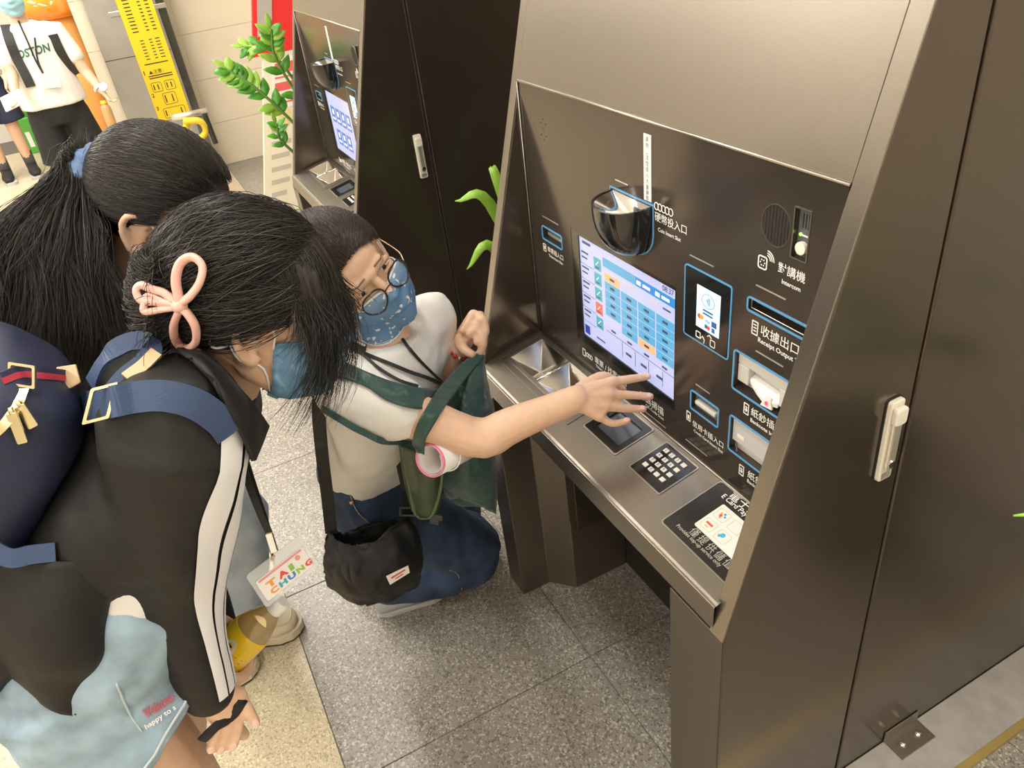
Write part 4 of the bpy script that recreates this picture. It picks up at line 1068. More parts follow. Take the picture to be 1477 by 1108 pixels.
# mask
def mask_mat(name, base, mark, sc, thr):
    m = bpy.data.materials.new(name); m.use_nodes = True; nt = m.node_tree; b = nt.nodes['Principled BSDF']
    g = nt.nodes.new('ShaderNodeTexCoord'); n = nt.nodes.new('ShaderNodeTexNoise'); n.inputs['Scale'].default_value = sc; n.inputs['Detail'].default_value = 1.5
    r = nt.nodes.new('ShaderNodeValToRGB'); r.color_ramp.elements[0].position = thr; r.color_ramp.elements[1].position = thr + .02
    r.color_ramp.elements[0].color = (*base, 1); r.color_ramp.elements[1].color = (*mark, 1)
    nt.links.new(g.outputs['Object'], n.inputs['Vector']); nt.links.new(n.outputs['Fac'], r.inputs[0]); nt.links.new(r.outputs[0], b.inputs['Base Color'])
    b.inputs['Roughness'].default_value = .75; return m
M_MASKC = mask_mat('blue_print_mask', (.13, .27, .47), (.75, .78, .80), 75, .63)
M_MWHITE = mat('mask_white', (.82, .82, .80), .8)
def make_mask(H, bvh, parent, material, edge, top=-.006, bot=-.118, hw=1.12, bulge=.012):
    mb, rows = mask_sheet(H, bvh, top, bot, hw, .005, 18, bulge)
    o = mb.build('face_mask', material, parent, smooth=True); solidify(o, .0016, 1)
    N = len(rows) - 1
    MB().tube(rows[0], [(.0045, .0014)] * (N + 1), 6, up=H.z).build('mask_edge', edge, o, smooth=True)
    MB().tube(rows[N], [(.0045, .0014)] * (N + 1), 6, up=H.z).build('mask_edge', edge, o, smooth=True)
    for k, e in ((1, -1), (-1, 0)):
        a, b = rows[1][e], rows[N - 1][e]
        MB().tube(spline([a, H(k * .073, .020, .010), H(k * .076, -.006, .0255), H(k * .074, -.022, .022), H(k * .073, -.030, .005)], 14), .0014, 6).build('ear_loop', M_MWHITE, o, smooth=True)
        MB().tube(spline([b, H(k * .068, .010, -.046), H(k * .071, -.014, -.040), H(k * .073, -.028, -.018), H(k * .073, -.030, .005)], 14), .0014, 6).build('ear_loop', M_MWHITE, o, smooth=True)
    return o, rows
make_mask(HC, bvhHC, gC, M_MASKC, M_MWHITE, top=-.014)
# glasses
gl = thing('eyeglasses', 'round black and gold eyeglasses worn low over a blue printed mask', 'eyeglasses', tuple(HC(0, .115, .0)))
M_RIMB = mat('rim_black', (.02, .016, .015), .2); M_GOLD = mat('thin_gold', (.75, .55, .35), .25, .9)
M_LENS = mat('lens', (.95, .97, 1), .02, alpha=.07)
for k in (-1, 1):
    ctr = (k * .0335, .1105, -.006)
    ringp = [HC(ctr[0] + .0245 * math.cos(a), ctr[1] - .012 * abs(math.cos(a) + k * .0) * (1 if k * math.cos(a) > 0 else .2), ctr[2] + .0225 * math.sin(a)) for a in [j * 2 * math.pi / 28 for j in range(28)]]
    MB().tube(ringp, .0017, 8, closed=True).build('rim', M_RIMB, gl, smooth=True)
    mb = MB(); mb.add([HC(*ctr)] + ringp, [(0, i + 1, (i + 1) % 28 + 1) for i in range(28)]); mb.build('lens', M_LENS, gl, smooth=True)
    MB().tube(spline([HC(k * .058, .100, -.004), HC(k * .072, .070, .0), HC(k * .079, .0, .018), HC(k * .082, -.012, .024)], 14), .0013, 6).build('temple', M_GOLD, gl, smooth=True)
MB().tube(spline([HC(-.0105, .1115, -.004), HC(0, .1155, .0), HC(.0105, .1115, -.004)], 8), .0014, 6).build('bridge', M_RIMB, gl, smooth=True)
# bracelet on the left wrist
e = thing('bracelet', 'red and gold bead bracelet on the wrist gripping the green bag', 'bracelet', tuple(wrL))
ax = (at(688, 470, 1.59) - wrL).normalized(); a1 = ax.orthogonal().normalized(); a2 = ax.cross(a1)
M_REDB = mat('red_bead', (.5, .03, .05), .25); M_GOLDB = mat('gold_bead', (.75, .6, .25), .25, .8)
for k in range(18):
    a = k * 2 * math.pi / 18; MB().ell(wrL - ax * .004 + a1 * (.0305 * math.cos(a)) + a2 * (.0305 * math.sin(a)), (.0048,) * 3, None, 8, 6).build('bead', M_REDB if k % 3 else M_GOLDB, e, smooth=True)
# ------------------------------------------------------------------ girl in the black track jacket, leaning in
M_JACK = mat('black_track_jacket', (.011, .0105, .010), .60, spec=.35, bump=(14, .45, (1, 1, 1), .014))
M_STRIPE = mat('white_stripe', (.80, .80, .82), .6)
M_SHORT = mat('light_denim', (.29, .40, .49), .85, noise=(16, .30, 8), bump=(600, .35, (1, 1, 1), .001))
HA = head_frame(at(380, 446, 1.02), cam_dir(.95, .10, .22), cam_dir(.10, -.83, -.50), .98)
gA = thing('person', 'person in black track jacket with white sleeve stripes bending forward', 'person', (-.95, -.28, 0))
sR, eR, wR = at(262, 628, .99), at(248, 830, 1.135), at(300, 1000, 1.255)
sL = Vector((-1.10, -.07, 1.15)); eL = Vector((-1.15, -.17, .94)); wL = at(312, 948, 1.41)
hR, kR, aR = Vector((-.915, -.345, .83)), at(285, 1165, 1.50), Vector((-.88, -.33, .06))
hL, kL, aL = Vector((-1.075, -.345, .83)), kR + Vector((-.17, -.02, 0)), Vector((-1.06, -.36, .06))
nkA = Vector((-.962, -.015, 1.185))
bA = MB(); add_head(bA, HA, nkA, .050)
headA = remesh(bA, .005, 3, .4, 'ha'); bvhHA = bvh_of(headA)
for k in (-1, 1): ear(bA, HA, k)
bA.tube([nkA, (-.968, -.05, 1.15), (-.98, -.22, .99), (-.99, -.34, .86)], [(.09, .05), (.13, .08), (.12, .085), (.14, .10)], 18, up=(1, 0, 0))
bA.capsule([sR, eR, wR], [.045, .036, .026], 12); bA.capsule([sL, eL, wL], [.045, .036, .026], 12)
for a, b, c in ((hR, kR, aR), (hL, kL, aL)):
    bA.capsule(spline([a, lerp(a, b, .6), b], 8), [.078, .084, .086, .083, .077, .070, .063, .058], 18)
    bA.capsule(spline([b, lerp(b, c, .35) + Vector((0, -.02, 0)), c], 6), [.056, .055, .052, .045, .037, .034], 14)
    bA.capsule([c + Vector((0, -.03, -.01)), c + Vector((.0, .06, -.02)), c + Vector((.0, .15, -.038))], [.032, .032, .018], 12)
hand_R = dict(i=[(345, 1003, 1.270), (358, 1022, 1.282), (369, 1043, 1.295)], m=[(342, 1028, 1.290), (343, 1052, 1.305), (336, 1076, 1.318)],
              r=[(330, 1034, 1.285), (327, 1058, 1.303), (318, 1081, 1.318)], p=[(316, 1038, 1.280), (311, 1060, 1.297), (304, 1080, 1.310)])
for nm, J in hand_R.items():
    J = [at(*q) for q in J]
    bA.capsule([wR, lerp(wR, J[0], .5), J[0]], [.022, .017, .0125], 10); finger(bA, J, .0092, .0075)
finger(bA, [at(318, 1010, 1.30), at(335, 1040, 1.335), at(352, 1060, 1.345)], .014, .009)
# left hand closes round the bottle
bt_c, bt_ax = at(361, 912, 1.34), (at(412, 868, 1.31) - at(330, 950, 1.37)).normalized()
bs1 = bt_ax.cross(FWD).normalized(); bs2 = bt_ax.cross(bs1)
def BO(ang, r, t): return bt_c + bs1 * (r * math.cos(ang)) + bs2 * (r * math.sin(ang)) + bt_ax * t
for k in range(4):
    t0 = -.055 - k * .019
    J = [BO(a, .0425, t0) for a in (3.6, 2.8, 2.0, 1.3)]
    bA.capsule([wL + bt_ax * (-.06), BO(4.2, .05, t0)], [.022, .013], 10); bA.capsule([BO(4.2, .05, t0), J[0]], [.012, .010], 10); finger(bA, J, .0095, .0078)
finger(bA, [BO(4.6, .05, -.06), BO(5.4, .044, -.035), BO(6.1, .0425, -.02)], .013, .009)
bA.capsule([wL, wL + bt_ax * (-.06), BO(4.3, .052, -.085)], [.026, .024, .022], 12)
skinA = surface(bA, .0037, 3, 'body', M_SKIN, gA, fac=.4)
for nm in 'imrp':
    J = [at(*q) for q in hand_R[nm]]; nail(lerp(J[2], J[1], .1), J[2] - J[1], -FWD + RIGHT * .4, .0075, skinA)
eyes(HA, skinA)
# shorts
so = MB()
so.tube([(-.968, -.180, .978), (-.980, -.26, .90), (-.992, -.36, .80)], [(.150, .108), (.172, .135), (.172, .14)], 22, up=(1, 0, 0))
hemR = at(226, 1026, 1.345); hemL = hemR + Vector((-.185, -.0, 0))
so.tube([hR + Vector((0, .02, .05)), lerp(hR, hemR, .5), hemR], [(.100, .122), (.106, .145), (.108, .165)], 22, up=(1, 0, 0))
so.tube([hL + Vector((0, -.01, .02)), lerp(hL, hemL, .5), hemL], [(.095, .115), (.105, .125), (.110, .132)], 22, up=(1, 0, 0))
shorts = surface(so, .007, 4, 'denim_shorts', M_SHORT, gA, wr=[(.006, 14, (1, .6, .6), 3.0), (.004, 36, (1, 1, 1), 5.0)])
bvhSo = bvh_of(shorts.data)
def on_mesh(bvh, x, y, off=.001):
    h, n, _, _ = bvh.ray_cast(CAMP, ray(x, y))
    return (h + n * off) if h else None
def decal_text(s, bvh, px0, px1, hpx, material, name, parent, bold=.01):
    """lettering sewn on cloth: each corner of the letters is laid on the surface; px0, px1 = ends of the baseline"""
    vs, fs, bb = text_mesh(s, bold); dx, dy = px1[0] - px0[0], px1[1] - px0[1]; L = math.hypot(dx, dy); ux, uy = dx / L, dy / L
    P = []
    for x, y, _ in vs:
        u = (x - bb[0]) / (bb[1] - bb[0]) * L; v = (y - bb[2]) / (bb[3] - bb[2]) * hpx
        q = on_mesh(bvh, px0[0] + ux * u + uy * v, px0[1] + uy * u - ux * v, .0025)
        if q is None: return None
        P.append(q)
    mb = MB(); mb.add(P, fs); return mb.build(name, material, parent, fix=False)
decal_text('Welcome', bvhSo, (212, 1036), (252, 1010), 15, mat('embroidery_red', (.60, .10, .14), .7), 'embroidery', shorts, .02)
decal_text('happy to s', bvhSo, (212, 1053), (256, 1024), 10, mat('embroidery_white', (.85, .85, .85), .7), 'embroidery', shorts, .02)
und = MB(); und.tube([(-.972, -.17, 1.02), (-.976, -.215, .965), (-.982, -.255, .915)], [(.145, .095), (.150, .105), (.155, .118)], 22, up=(1, 0, 0))
surface(und, .008, 3, 'undershirt', M_TEE, gA)
# hem and side seam of the shorts
hd_ = (hemR - hR).normalized(); hx_ = Vector((1, 0, 0)); hx_ = (hx_ - hd_ * hx_.dot(hd_)).normalized(); hy_ = hd_.cross(hx_)
hemring = drape([hemR - hd_ * .014 + hx_ * (.12 * math.cos(a)) + hy_ * (.17 * math.sin(a)) for a in [k * math.pi / 20 for k in range(40)]], bvhSo, .0015)
MB().tube(hemring, .0022, 5, closed=True).build('hem_stitching', mat('denim_pale', (.50, .58, .62), .8), shorts, smooth=True)
sm_ = [q for q in (on_mesh(bvhSo, x, y, .001) for x, y in ((168, 985), (178, 1010), (190, 1035), (205, 1055))) if q]
if len(sm_) > 2: MB().tube(spline(sm_, 16), .0016, 5).build('seam_stitching', mat('denim_pale', (.50, .58, .62), .8), shorts, smooth=True)
# jacket
jk = MB()
jk.tube([(-.960, .000, 1.205), (-.964, -.020, 1.185), (-.970, -.09, 1.135), (-.976, -.18, 1.070), (-.985, -.265, 1.015), (-.99, -.335, .975), (-.995, -.41, .935)],
        [(.075, .060), (.135, .082), (.165, .105), (.168, .108), (.150, .085), (.145, .07), (.14, .06)], 26, up=(1, 0, 0))
jk.capsule(spline([sR + Vector((-.05, -.0, .0)), sR, lerp(sR, eR, .5), eR, lerp(eR, wR, .5), wR], 14), [.075, .080, .083, .082, .080, .077, .073, .069, .065, .060, .055, .050, .047, .044], 20)
jk.capsule(spline([sL + Vector((.05, 0, 0)), sL, eL, wL], 9), [.075, .080, .078, .072, .068, .062, .056, .050, .044], 16)
jacket = surface(jk, .0075, 5, 'track_jacket', M_JACK, gA, wr=[(.016, 7, (1, .5, 1), 1.0), (.009, 15, (1, 1, .5), 5.0)])
bvhJk = bvh_of(jacket.data)
# open front hanging down, with the zip along its edge
fl = sheet([[at(0, 800, 1.10), at(90, 810, 1.06), at(170, 800, 1.07), at(205, 790, 1.10)],
            [at(-30, 880, 1.16), at(70, 890, 1.09), at(140, 885, 1.10), at(170, 868, 1.14)],
            [at(-30, 935, 1.20), at(60, 955, 1.13), at(130, 955, 1.13), at(163, 935, 1.17)],
            [at(0, 965, 1.22), at(50, 985, 1.17), at(100, 990, 1.16), at(135, 985, 1.19)],
            [at(30, 985, 1.23), at(62, 1015, 1.20), at(85, 1028, 1.19), at(104, 1032, 1.20)]], .004, 24, 30)
flap = fl.build('jacket_front', M_JACK, jacket, smooth=True)
zp = spline([at(205, 790, 1.10), at(170, 868, 1.138), at(163, 935, 1.168), at(135, 985, 1.188), at(104, 1032, 1.198)], 60)
mb = MB()
for i in range(0, 59):
    d = (zp[i + 1] - zp[i]).normalized(); s_ = d.cross(FWD).normalized()
    mb.tube([zp[i] - s_ * .003, zp[i] + s_ * .004], .0014, 4)
mb.build('zip_teeth', M_BLACKM, jacket, kind='stuff')
# collar, standing open
def oj(x, y, d, off=.012):
    q = on_mesh(bvhJk, x, y, off); return q if q and (q - CAMP).length < d + .05 else at(x, y, d)
col = sheet([[oj(240, 506, 1.04), oj(275, 516, .99), oj(310, 540, .98), oj(345, 575, .985), oj(386, 614, 1.01)],
             [oj(262, 520, 1.0), oj(292, 540, .98), oj(318, 570, .965), oj(348, 610, .97), oj(376, 640, 1.0)],
             [oj(282, 535, .98), oj(305, 562, .96), oj(324, 598, .95), oj(340, 635, .965), oj(352, 662, 1.0)]], .006, 26, 16)
col.build('collar', M_JACK, jacket, smooth=True)
# sleeve stripes
def band(axis, bvh, d0, d1, name, material, parent, n=60, m=6, off=.0022, t0=0.0, t1=1.0):
    P = spline(axis, n); V = []
    for i in range(n):
        for j in range(m):
            d = lerp(d0, d1, j / (m - 1)); t = (P[min(i + 1, n - 1)] - P[max(0, i - 1)]).normalized(); d = (d - t * d.dot(t)).normalized()
            h, nn, _, _ = bvh.ray_cast(P[i] + d * .16, -d)
            V.append((h + d * off) if h else P[i] + d * .07)
    mb = MB(); mb.add(V, [(i * m + j, i * m + j + 1, (i + 1) * m + j + 1, (i + 1) * m + j) for i in range(n - 1) for j in range(m - 1)])
    o = mb.build(name, material, parent, smooth=True); return o
ax_s = [lerp(sR, nkA, .42) - Vector((0, 0, .03)), lerp(sR, nkA, .14) - Vector((0, 0, .02)), sR - Vector((0, 0, .035)), lerp(sR, eR, .5), eR, lerp(eR, wR, .5), lerp(eR, wR, .97)]
def sd(a): return (RIGHT * math.cos(a) - FWD * math.sin(a)).normalized()
for (a0, a1) in ((.80, .38), (.30, -.12), (-.20, -.62)):
    band(ax_s, bvhJk, sd(a0), sd(a1), 'sleeve_stripe', M_STRIPE, jacket)
# cuff
MB().tube(spline([at(292, 1068, 1.285), at(312, 1048, 1.27), at(334, 1034, 1.275), at(350, 1010, 1.262)], 12), [(.009, .003)] * 12, 8).build('cuff_loop', M_JACK, jacket, smooth=True)
# mask
M_MASKA = mask_mat('blue_mask', (.12, .26, .42), (.18, .34, .50), 60, .6)
make_mask(HA, bvhHA, gA, M_MASKA, M_MASKA)
MB().tube(spline([HA(.072, -.026, -.012), HA(.074, -.040, -.006), HA(.074, -.052, -.012), HA(.073, -.048, -.022), HA(.073, -.036, -.020), HA(.072, -.026, -.012)], 24), .0017, 6).build('mask_knot', M_MWHITE, gA, smooth=True)
# hair
cA, rA = (0, -.018, .036), (.088, .108, .096)
def keepA(x, y, z):
    if y > .05: return z > .050
    if y > .0: return z > .03 + .3 * y
    if y > -.03: return z > .016
    return z > -.078
scalp_cap(HA, cA, rA, keepA, 'hair_cap', M_HAIR, gA)
bun = (.034, -.108, .008)
P = []
def swirl(root, tgt, lift, wob, n=11):
    pts = []
    for i in range(n):
        t = i / (n - 1); kk = 1.012 + lift * math.sin(math.pi * t)
        if t < .8: q = on_scalp([root[a] * (1 - t) + tgt[a] * t for a in range(3)], cA, rA, kk)
        else:
            q0 = on_scalp([root[a] * .2 + tgt[a] * .8 for a in range(3)], cA, rA, kk); u = (t - .8) / .2
            q = tuple(q0[a] * (1 - u) + tgt[a] * u for a in range(3))
        pts.append(HA(q[0] + wob * math.sin(t * 8), q[1] + wob * math.cos(t * 5), q[2] + wob * math.cos(t * 7)))
    return pts
for k in range(6500):      # swept back from the parting into the clip
    w = rng.random()
    if w < .5: root = (.085 * math.cos(6.28 * rng.random()), rng.uniform(-.06, .075), .13)
    elif w < .8: root = (rng.choice((-1, 1, 1)) * .085, rng.uniform(-.04, .055), rng.uniform(.02, .08))
    else: root = (rng.uniform(-.07, .07), -.085, rng.uniform(-.10, .0))
    root = on_scalp(root, cA, rA, 1.0)
    tgt = (bun[0] + rng.gauss(0, .020), bun[1] + rng.gauss(0, .012), bun[2] + rng.gauss(0, .024))
    P.append(swirl(root, tgt, rng.uniform(.0, .06) if rng.random() < .85 else rng.uniform(.05, .16), rng.uniform(-.004, .004)))
for k in range(2200):      # the twisted bun with loose ends
    a = rng.uniform(0, 6.28); r0 = rng.uniform(.020, .040); z0 = rng.uniform(-.062, .070)
    c = Vector((bun[0], bun[1] - .004, bun[2])); sw = rng.uniform(1.5, 3.5); pts = []
    for i in range(9):
        t = i / 8; aa = a + t * sw; r_ = r0 * (1 + .2 * math.sin(5 * t + k)) * (1 - .3 * abs(z0) / .07)
        pts.append(HA(c.x + r_ * math.cos(aa), c.y + r_ * .85 * math.sin(aa) - .006, c.z + z0 * (1 - .5 * t) + .020 * t))
    P.append(pts)
for k in range(700):       # tousled ends at the back
    s0 = HA(bun[0] + rng.gauss(0, .022), bun[1] - .005, bun[2] + rng.uniform(-.02, .07)); d0 = (HA.z * rng.uniform(-.5, 1) + HA.x * rng.uniform(-1, 1) - HA.y * rng.uniform(.0, 1.0)).normalized()
    L = rng.uniform(.015, .045); pts = []
    for i in range(8):
        t = i / 7; pts.append(s0 + d0 * (L * t) + Vector((0, 0, -1)) * (L * 1.1 * t * t) + HA.x * (.007 * math.sin(t * 6 + k)))
    P.append(pts)
G_ = Vector((0, 0, -1))
for k in range(1250):      # fringe and side locks hanging forward past the face
    u = rng.uniform(-1, 1); y_ = rng.uniform(.02, .09); au = abs(u)
    s0 = on_scalp((u * .05, rng.uniform(-.06, .05), .13), cA, rA, 1.012)
    edge = on_scalp((u * .085, .095 - .05 * u * u, .055), cA, rA, 1.012 + rng.uniform(0, .025)); r0 = HA(*edge)
    mid = on_scalp([(s0[a] + edge[a]) / 2 for a in range(3)], cA, rA, 1.012 + rng.uniform(0, .03))
    L = rng.uniform(.03, .075) if rng.random() < .72 else rng.uniform(.07, .20)
    sp = HA.x * (u * .010 + rng.gauss(0, .009)) + HA.y * rng.gauss(.006, .008)
    P.append(spline([HA(*s0), HA(*mid), r0, r0 + sp * .6 + G_ * L * .4 - HA.y * .004, r0 + sp * 1.2 + G_ * L * .75 - HA.y * .16 * L, r0 + sp * 1.5 + G_ * L + HA.x * rng.gauss(0, .004) - HA.y * .32 * L], 12))
for k in range(520):       # longer locks on the camera side, in front of the ear
    u = rng.random(); edge = on_scalp((.080, .070 + .05 * u, .040 + .02 * u), cA, rA, 1.03); r0 = HA(*edge); L = rng.uniform(.04, .09) if rng.random() < .6 else rng.uniform(.09, .20)
    s0 = on_scalp((.04, .02 + .04 * u, .12), cA, rA, 1.02); mid = on_scalp((.07, .05 + .05 * u, .09), cA, rA, 1.04)
    sp = HA.x * rng.gauss(.0, .007) + HA.y * rng.gauss(.004, .010)
    P.append(spline([HA(*s0), HA(*mid), r0, r0 + sp * .6 + G_ * L * .4, r0 + sp * 1.3 + G_ * L * .75 - HA.y * .16 * L, r0 + sp * 1.8 + G_ * L - HA.y * .32 * L], 12))
strands(P, .00045, 3, 'hair', M_HAIR, gA)
MB().ell(HA(bun[0], bun[1] + .004, bun[2]), (.036, .030, .054), HA.M).build('hair_bun', M_HAIR, gA, smooth=True)
# claw clip, two long loops and two short ones
hc = thing('hair_clip', 'pink looped claw clip holding up dark hair', 'hair clip', tuple(HA(bun[0], bun[1] - .03, bun[2])))
M_CLIP = mat('pink_clip', (.78, .45, .38), .35)
HINGE = 9.0
def clip_at(x, y, k=1.18):     # on the outside of the hair
    v = ray(x, y); o_ = CAMP - HA(*cA); Mi = HA.M.transposed(); oo = Mi @ o_; vv = Mi @ v; rr = [q * k * HA.s for q in rA]
    a = sum((vv[i] / rr[i]) ** 2 for i in range(3)); b = sum(oo[i] * vv[i] / rr[i] ** 2 for i in range(3)); c = sum((oo[i] / rr[i]) ** 2 for i in range(3)) - 1
    dd = b * b - a * c
    return CAMP + v * ((-b - math.sqrt(dd)) / a) if dd > 0 else CAMP + v * min(-b / a, HINGE)
HINGE = (clip_at(261, 442) - CAMP).length + .006
def loop(pxs, d, r=.0058):
    pts = [(clip_at(x, y) if x > 245 else CAMP + ray(x, y) * (HINGE + (245 - x) * .0004)) + (-FWD) * .004 for (x, y), d_ in zip(pxs, d)]
    n = 36; q = spline(pts + [pts[0]], n)[:-1]
    MB().tube(q, [(r * .75, r)] * len(q), 8, closed=True).build('loop', M_CLIP, hc, smooth=True)
loop([(262, 438), (256, 405), (263, 380), (280, 372), (294, 385), (290, 408), (276, 428)], [1.0, .995, .99, .99, .99, .995, 1.0])
loop([(262, 446), (253, 470), (256, 492), (270, 503), (284, 494), (284, 472), (272, 452)], [1.0, .995, .99, .99, .99, .995, 1.0])
loop([(258, 440), (240, 424), (222, 418), (206, 412), (199, 420), (206, 434), (226, 436)], [1.0, 1.01, 1.02, 1.03, 1.035, 1.02, 1.01], .0048)
loop([(258, 444), (240, 446), (212, 450), (211, 438), (216, 428), (232, 434)], [1.0, 1.0, 1.01, 1.012, 1.015, 1.005], .0044)
MB().ell(clip_at(261, 442) - FWD * .004, (.009, .009, .008)).build('hinge', M_CLIP, hc, smooth=True)
# ------------------------------------------------------------------ backpack
bp = thing('backpack', 'navy backpack with red striped strap and leather trim on the black jacket', 'backpack', (-.95, -.30, 1.08))
M_NAVY = mat('navy_cloth', (.016, .022, .060), .6,  bump=(10, .3, (1, 1, 1), .01)); M_WEB = mat('blue_webbing', (.030, .058, .135), .55, bump=(420, .5, (1, .1, 1), .001))
M_LEATH = mat('tan_leather', (.72, .52, .30), .5); M_RED = mat('red_tape', (.55, .05, .09), .6); M_BRASS = mat('brass_buckle', (.78, .68, .42), .22, .95)
tA = Vector((.06, .74, .67)).normalized(); nA_ = Vector((.05, -.67, .74)).normalized(); xA = tA.cross(nA_).normalized()
pc = Vector((-.985, -.335, 1.160))
def BPk(a, b, c): return pc + xA * a + tA * b + nA_ * c
mb = MB(); V = []; nu, nv = 36, 20
for j in range(nv + 1):
    for i in range(nu):
        ph = -math.pi / 2 + math.pi * j / nv; th_ = 2 * math.pi * i / nu
        f_ = lambda w, e: math.copysign(abs(w) ** e, w)
        a = .120 * f_(math.cos(ph), .6) * f_(math.cos(th_), .55); b_ = .200 * f_(math.cos(ph), .6) * f_(math.sin(th_), .55); c = .085 * f_(math.sin(ph), .65)
        V.append(BPk(a, b_, c))
mb.add(V, [(j * nu + i, j * nu + (i + 1) % nu, (j + 1) * nu + (i + 1) % nu, (j + 1) * nu + i) for j in range(nv) for i in range(nu)])
pk = surface(mb, .009, 4, 'pack_body', M_NAVY, bp, wr=[(.016, 6, (1, 1, 1), 2.0), (.006, 15, (1, .5, 1), 8.0)])
bvhBP = bvh_of(pk.data)
def strip_on(bvh, pxs, w, th_, name, material, parent, off=.003, side=None, n=40):
    pts = [q for q in (on_mesh(bvh, x, y, off) for x, y in pxs) if q]
    if len(pts) < 2: return None
    return ribbon(pts, w, th_, side if side is not None else DOWN, n).build(name, material, parent, smooth=False)
strip_on(bvhBP, [(4, 552), (30, 543), (60, 545), (90, 548), (118, 538), (136, 530)], .020, .002, 'tape', mat('navy_tape', (.03, .035, .09), .6), bp)
strip_on(bvhBP, [(4, 552), (30, 543), (60, 545), (90, 548), (118, 538), (136, 530)], .007, .0036, 'red_stripe', M_RED, bp)
for (x, y, nm) in ((92, 548, 'leather_tab'),):
    q = on_mesh(bvhBP, x, y, .006)
    if q:
        F_ = frame(q, RIGHT * .95 + DOWN * -.1, -DOWN); MB().extr(F_, [(-.013, .013), (.010, .014), (.016, -.008), (.004, -.014), (-.012, -.013)], 0, .003).build(nm, M_LEATH, bp, bevel=.001)
q = on_mesh(bvhBP, 30, 548, .006)
if q:
    F_ = frame(q, RIGHT + DOWN * .15, -DOWN); MB().ring(F_, rrect(-.014, .016, -.012, .014, .002), rrect(-.011, .013, -.009, .011, .002), 0, .004).build('buckle', M_BRASS, bp)
zpx = [(-8, 625), (6, 612), (18, 596), (28, 578), (34, 562)]
zpts = [q for q in (on_mesh(bvhBP, x, y, .002) for x, y in zpx) if q]
if len(zpts) > 2:
    Z = spline(zpts, 40); mb = MB()
    for i in range(39): 
        d = (Z[i + 1] - Z[i]).normalized(); s_ = d.cross(FWD).normalized(); mb.tube([Z[i] - s_ * .006, Z[i] + s_ * .006], .0016, 4)
    mb.build('zip_teeth', M_BRASS, bp, kind='stuff')
for (x, y, x2, y2) in ((18, 600, 32, 634), (30, 590, 46, 614)):
    a = on_mesh(bvhBP, x, y, .006); b_ = on_mesh(bvhBP, x2, y2, .010) or at(x2, y2, .99)
    if a and b_:
        u_ = (b_ - a).normalized(); F_ = frame(a, u_, u_.cross(-FWD).normalized() * -1)
        p_ = MB().extr(F_, rrect(-.004, (b_ - a).length, -.006, .006, .002), 0, .0028).build('zip_pull', M_BRASS, bp, bevel=.0006)
        MB().tube([a + Vector((0, 0, .002)), a - u_ * .010], .003, 6).build('zip_slider', M_BRASS, bp, smooth=True)
# carrying loop at the top and the shoulder strap
hl = [at(132, 555, 1.02), at(142, 532, 1.0), at(158, 510, .985), (at(185, 494, .985)), at(212, 493, .98), at(219, 506, .975), at(205, 525, .97), at(180, 545, .965), at(158, 572, .965)]
ribbon(hl, .022, .004, [DOWN + FWD * .2, DOWN * .8 - FWD * .3, DOWN * .6 + RIGHT * .6, DOWN * .6 + RIGHT * .6, RIGHT * .8 + DOWN * .4], 50).build('top_handle', M_WEB, bp)
ribbon([at(226, 508, .972), at(206, 528, .967), at(182, 546, .962)], .014, .006, DOWN * .6 + RIGHT * .7, 20).build('handle_leather', M_LEATH, bp)
stp = [(126, 590), (160, 584), (200, 574), (240, 572), (280, 582), (312, 606), (326, 626)]
SP = []
for x, y in stp:
    h = on_mesh(bvhJk, x, y, .008); SP.append(h if h else at(x, y, .97))
ribbon(SP, .034, .003, [DOWN + RIGHT * .0, DOWN + RIGHT * .1, DOWN - RIGHT * .3, DOWN - RIGHT * .5], 50).build('shoulder_strap', M_WEB, bp)
q = SP[1] + (-FWD) * .006; F_ = frame(q, RIGHT + DOWN * -.25, -DOWN + RIGHT * .25)
MB().ring(F_, rrect(-.016, .014, -.020, .020, .002), rrect(-.012, .010, -.0165, .0165, .002), 0, .004).build('strap_buckle', M_BRASS, bp)
ribbon([at(-15, 790, 1.08), at(15, 805, 1.07), at(45, 800, 1.065), at(80, 796, 1.06)], .022, .003, DOWN, 20).build('lower_strap', M_WEB, bp)
# ------------------------------------------------------------------ lanyard with badge
ld = thing('name_badge', 'hanging name badge with colourful lettering on a black lanyard', 'badge', tuple(at(408, 832, 1.16)))
M_LAN = mat('lanyard_black', (.012, .012, .012), .6)
ribbon([at(346, 650, 1.06), at(356, 690, 1.075), at(375, 740, 1.10), at(388, 768, 1.118)], .010, .0015, RIGHT, 20).build('lanyard', M_LAN, ld)
ribbon([at(352, 655, 1.075), at(366, 700, 1.09), at(380, 742, 1.105), at(388, 768, 1.118)], .008, .0015, RIGHT, 20).build('lanyard', M_LAN, ld)
cl = at(392, 783, 1.122)
F_ = frame(cl, RIGHT + DOWN * -.3, -DOWN - RIGHT * .3)
MB().extr(F_, rrect(-.005, .005, -.014, .014, .002), -.003, .003).build('metal_clip', M_CHROME, ld, bevel=.001)
c0, c1, c2, c3 = at(371, 838, 1.165), at(438, 786, 1.185), at(449, 819, 1.195), at(386, 868, 1.175)
bx, by = (c1 - c0), (c3 - c0); BW, BH = bx.length, by.length
BFm = frame(c3, bx, -by)
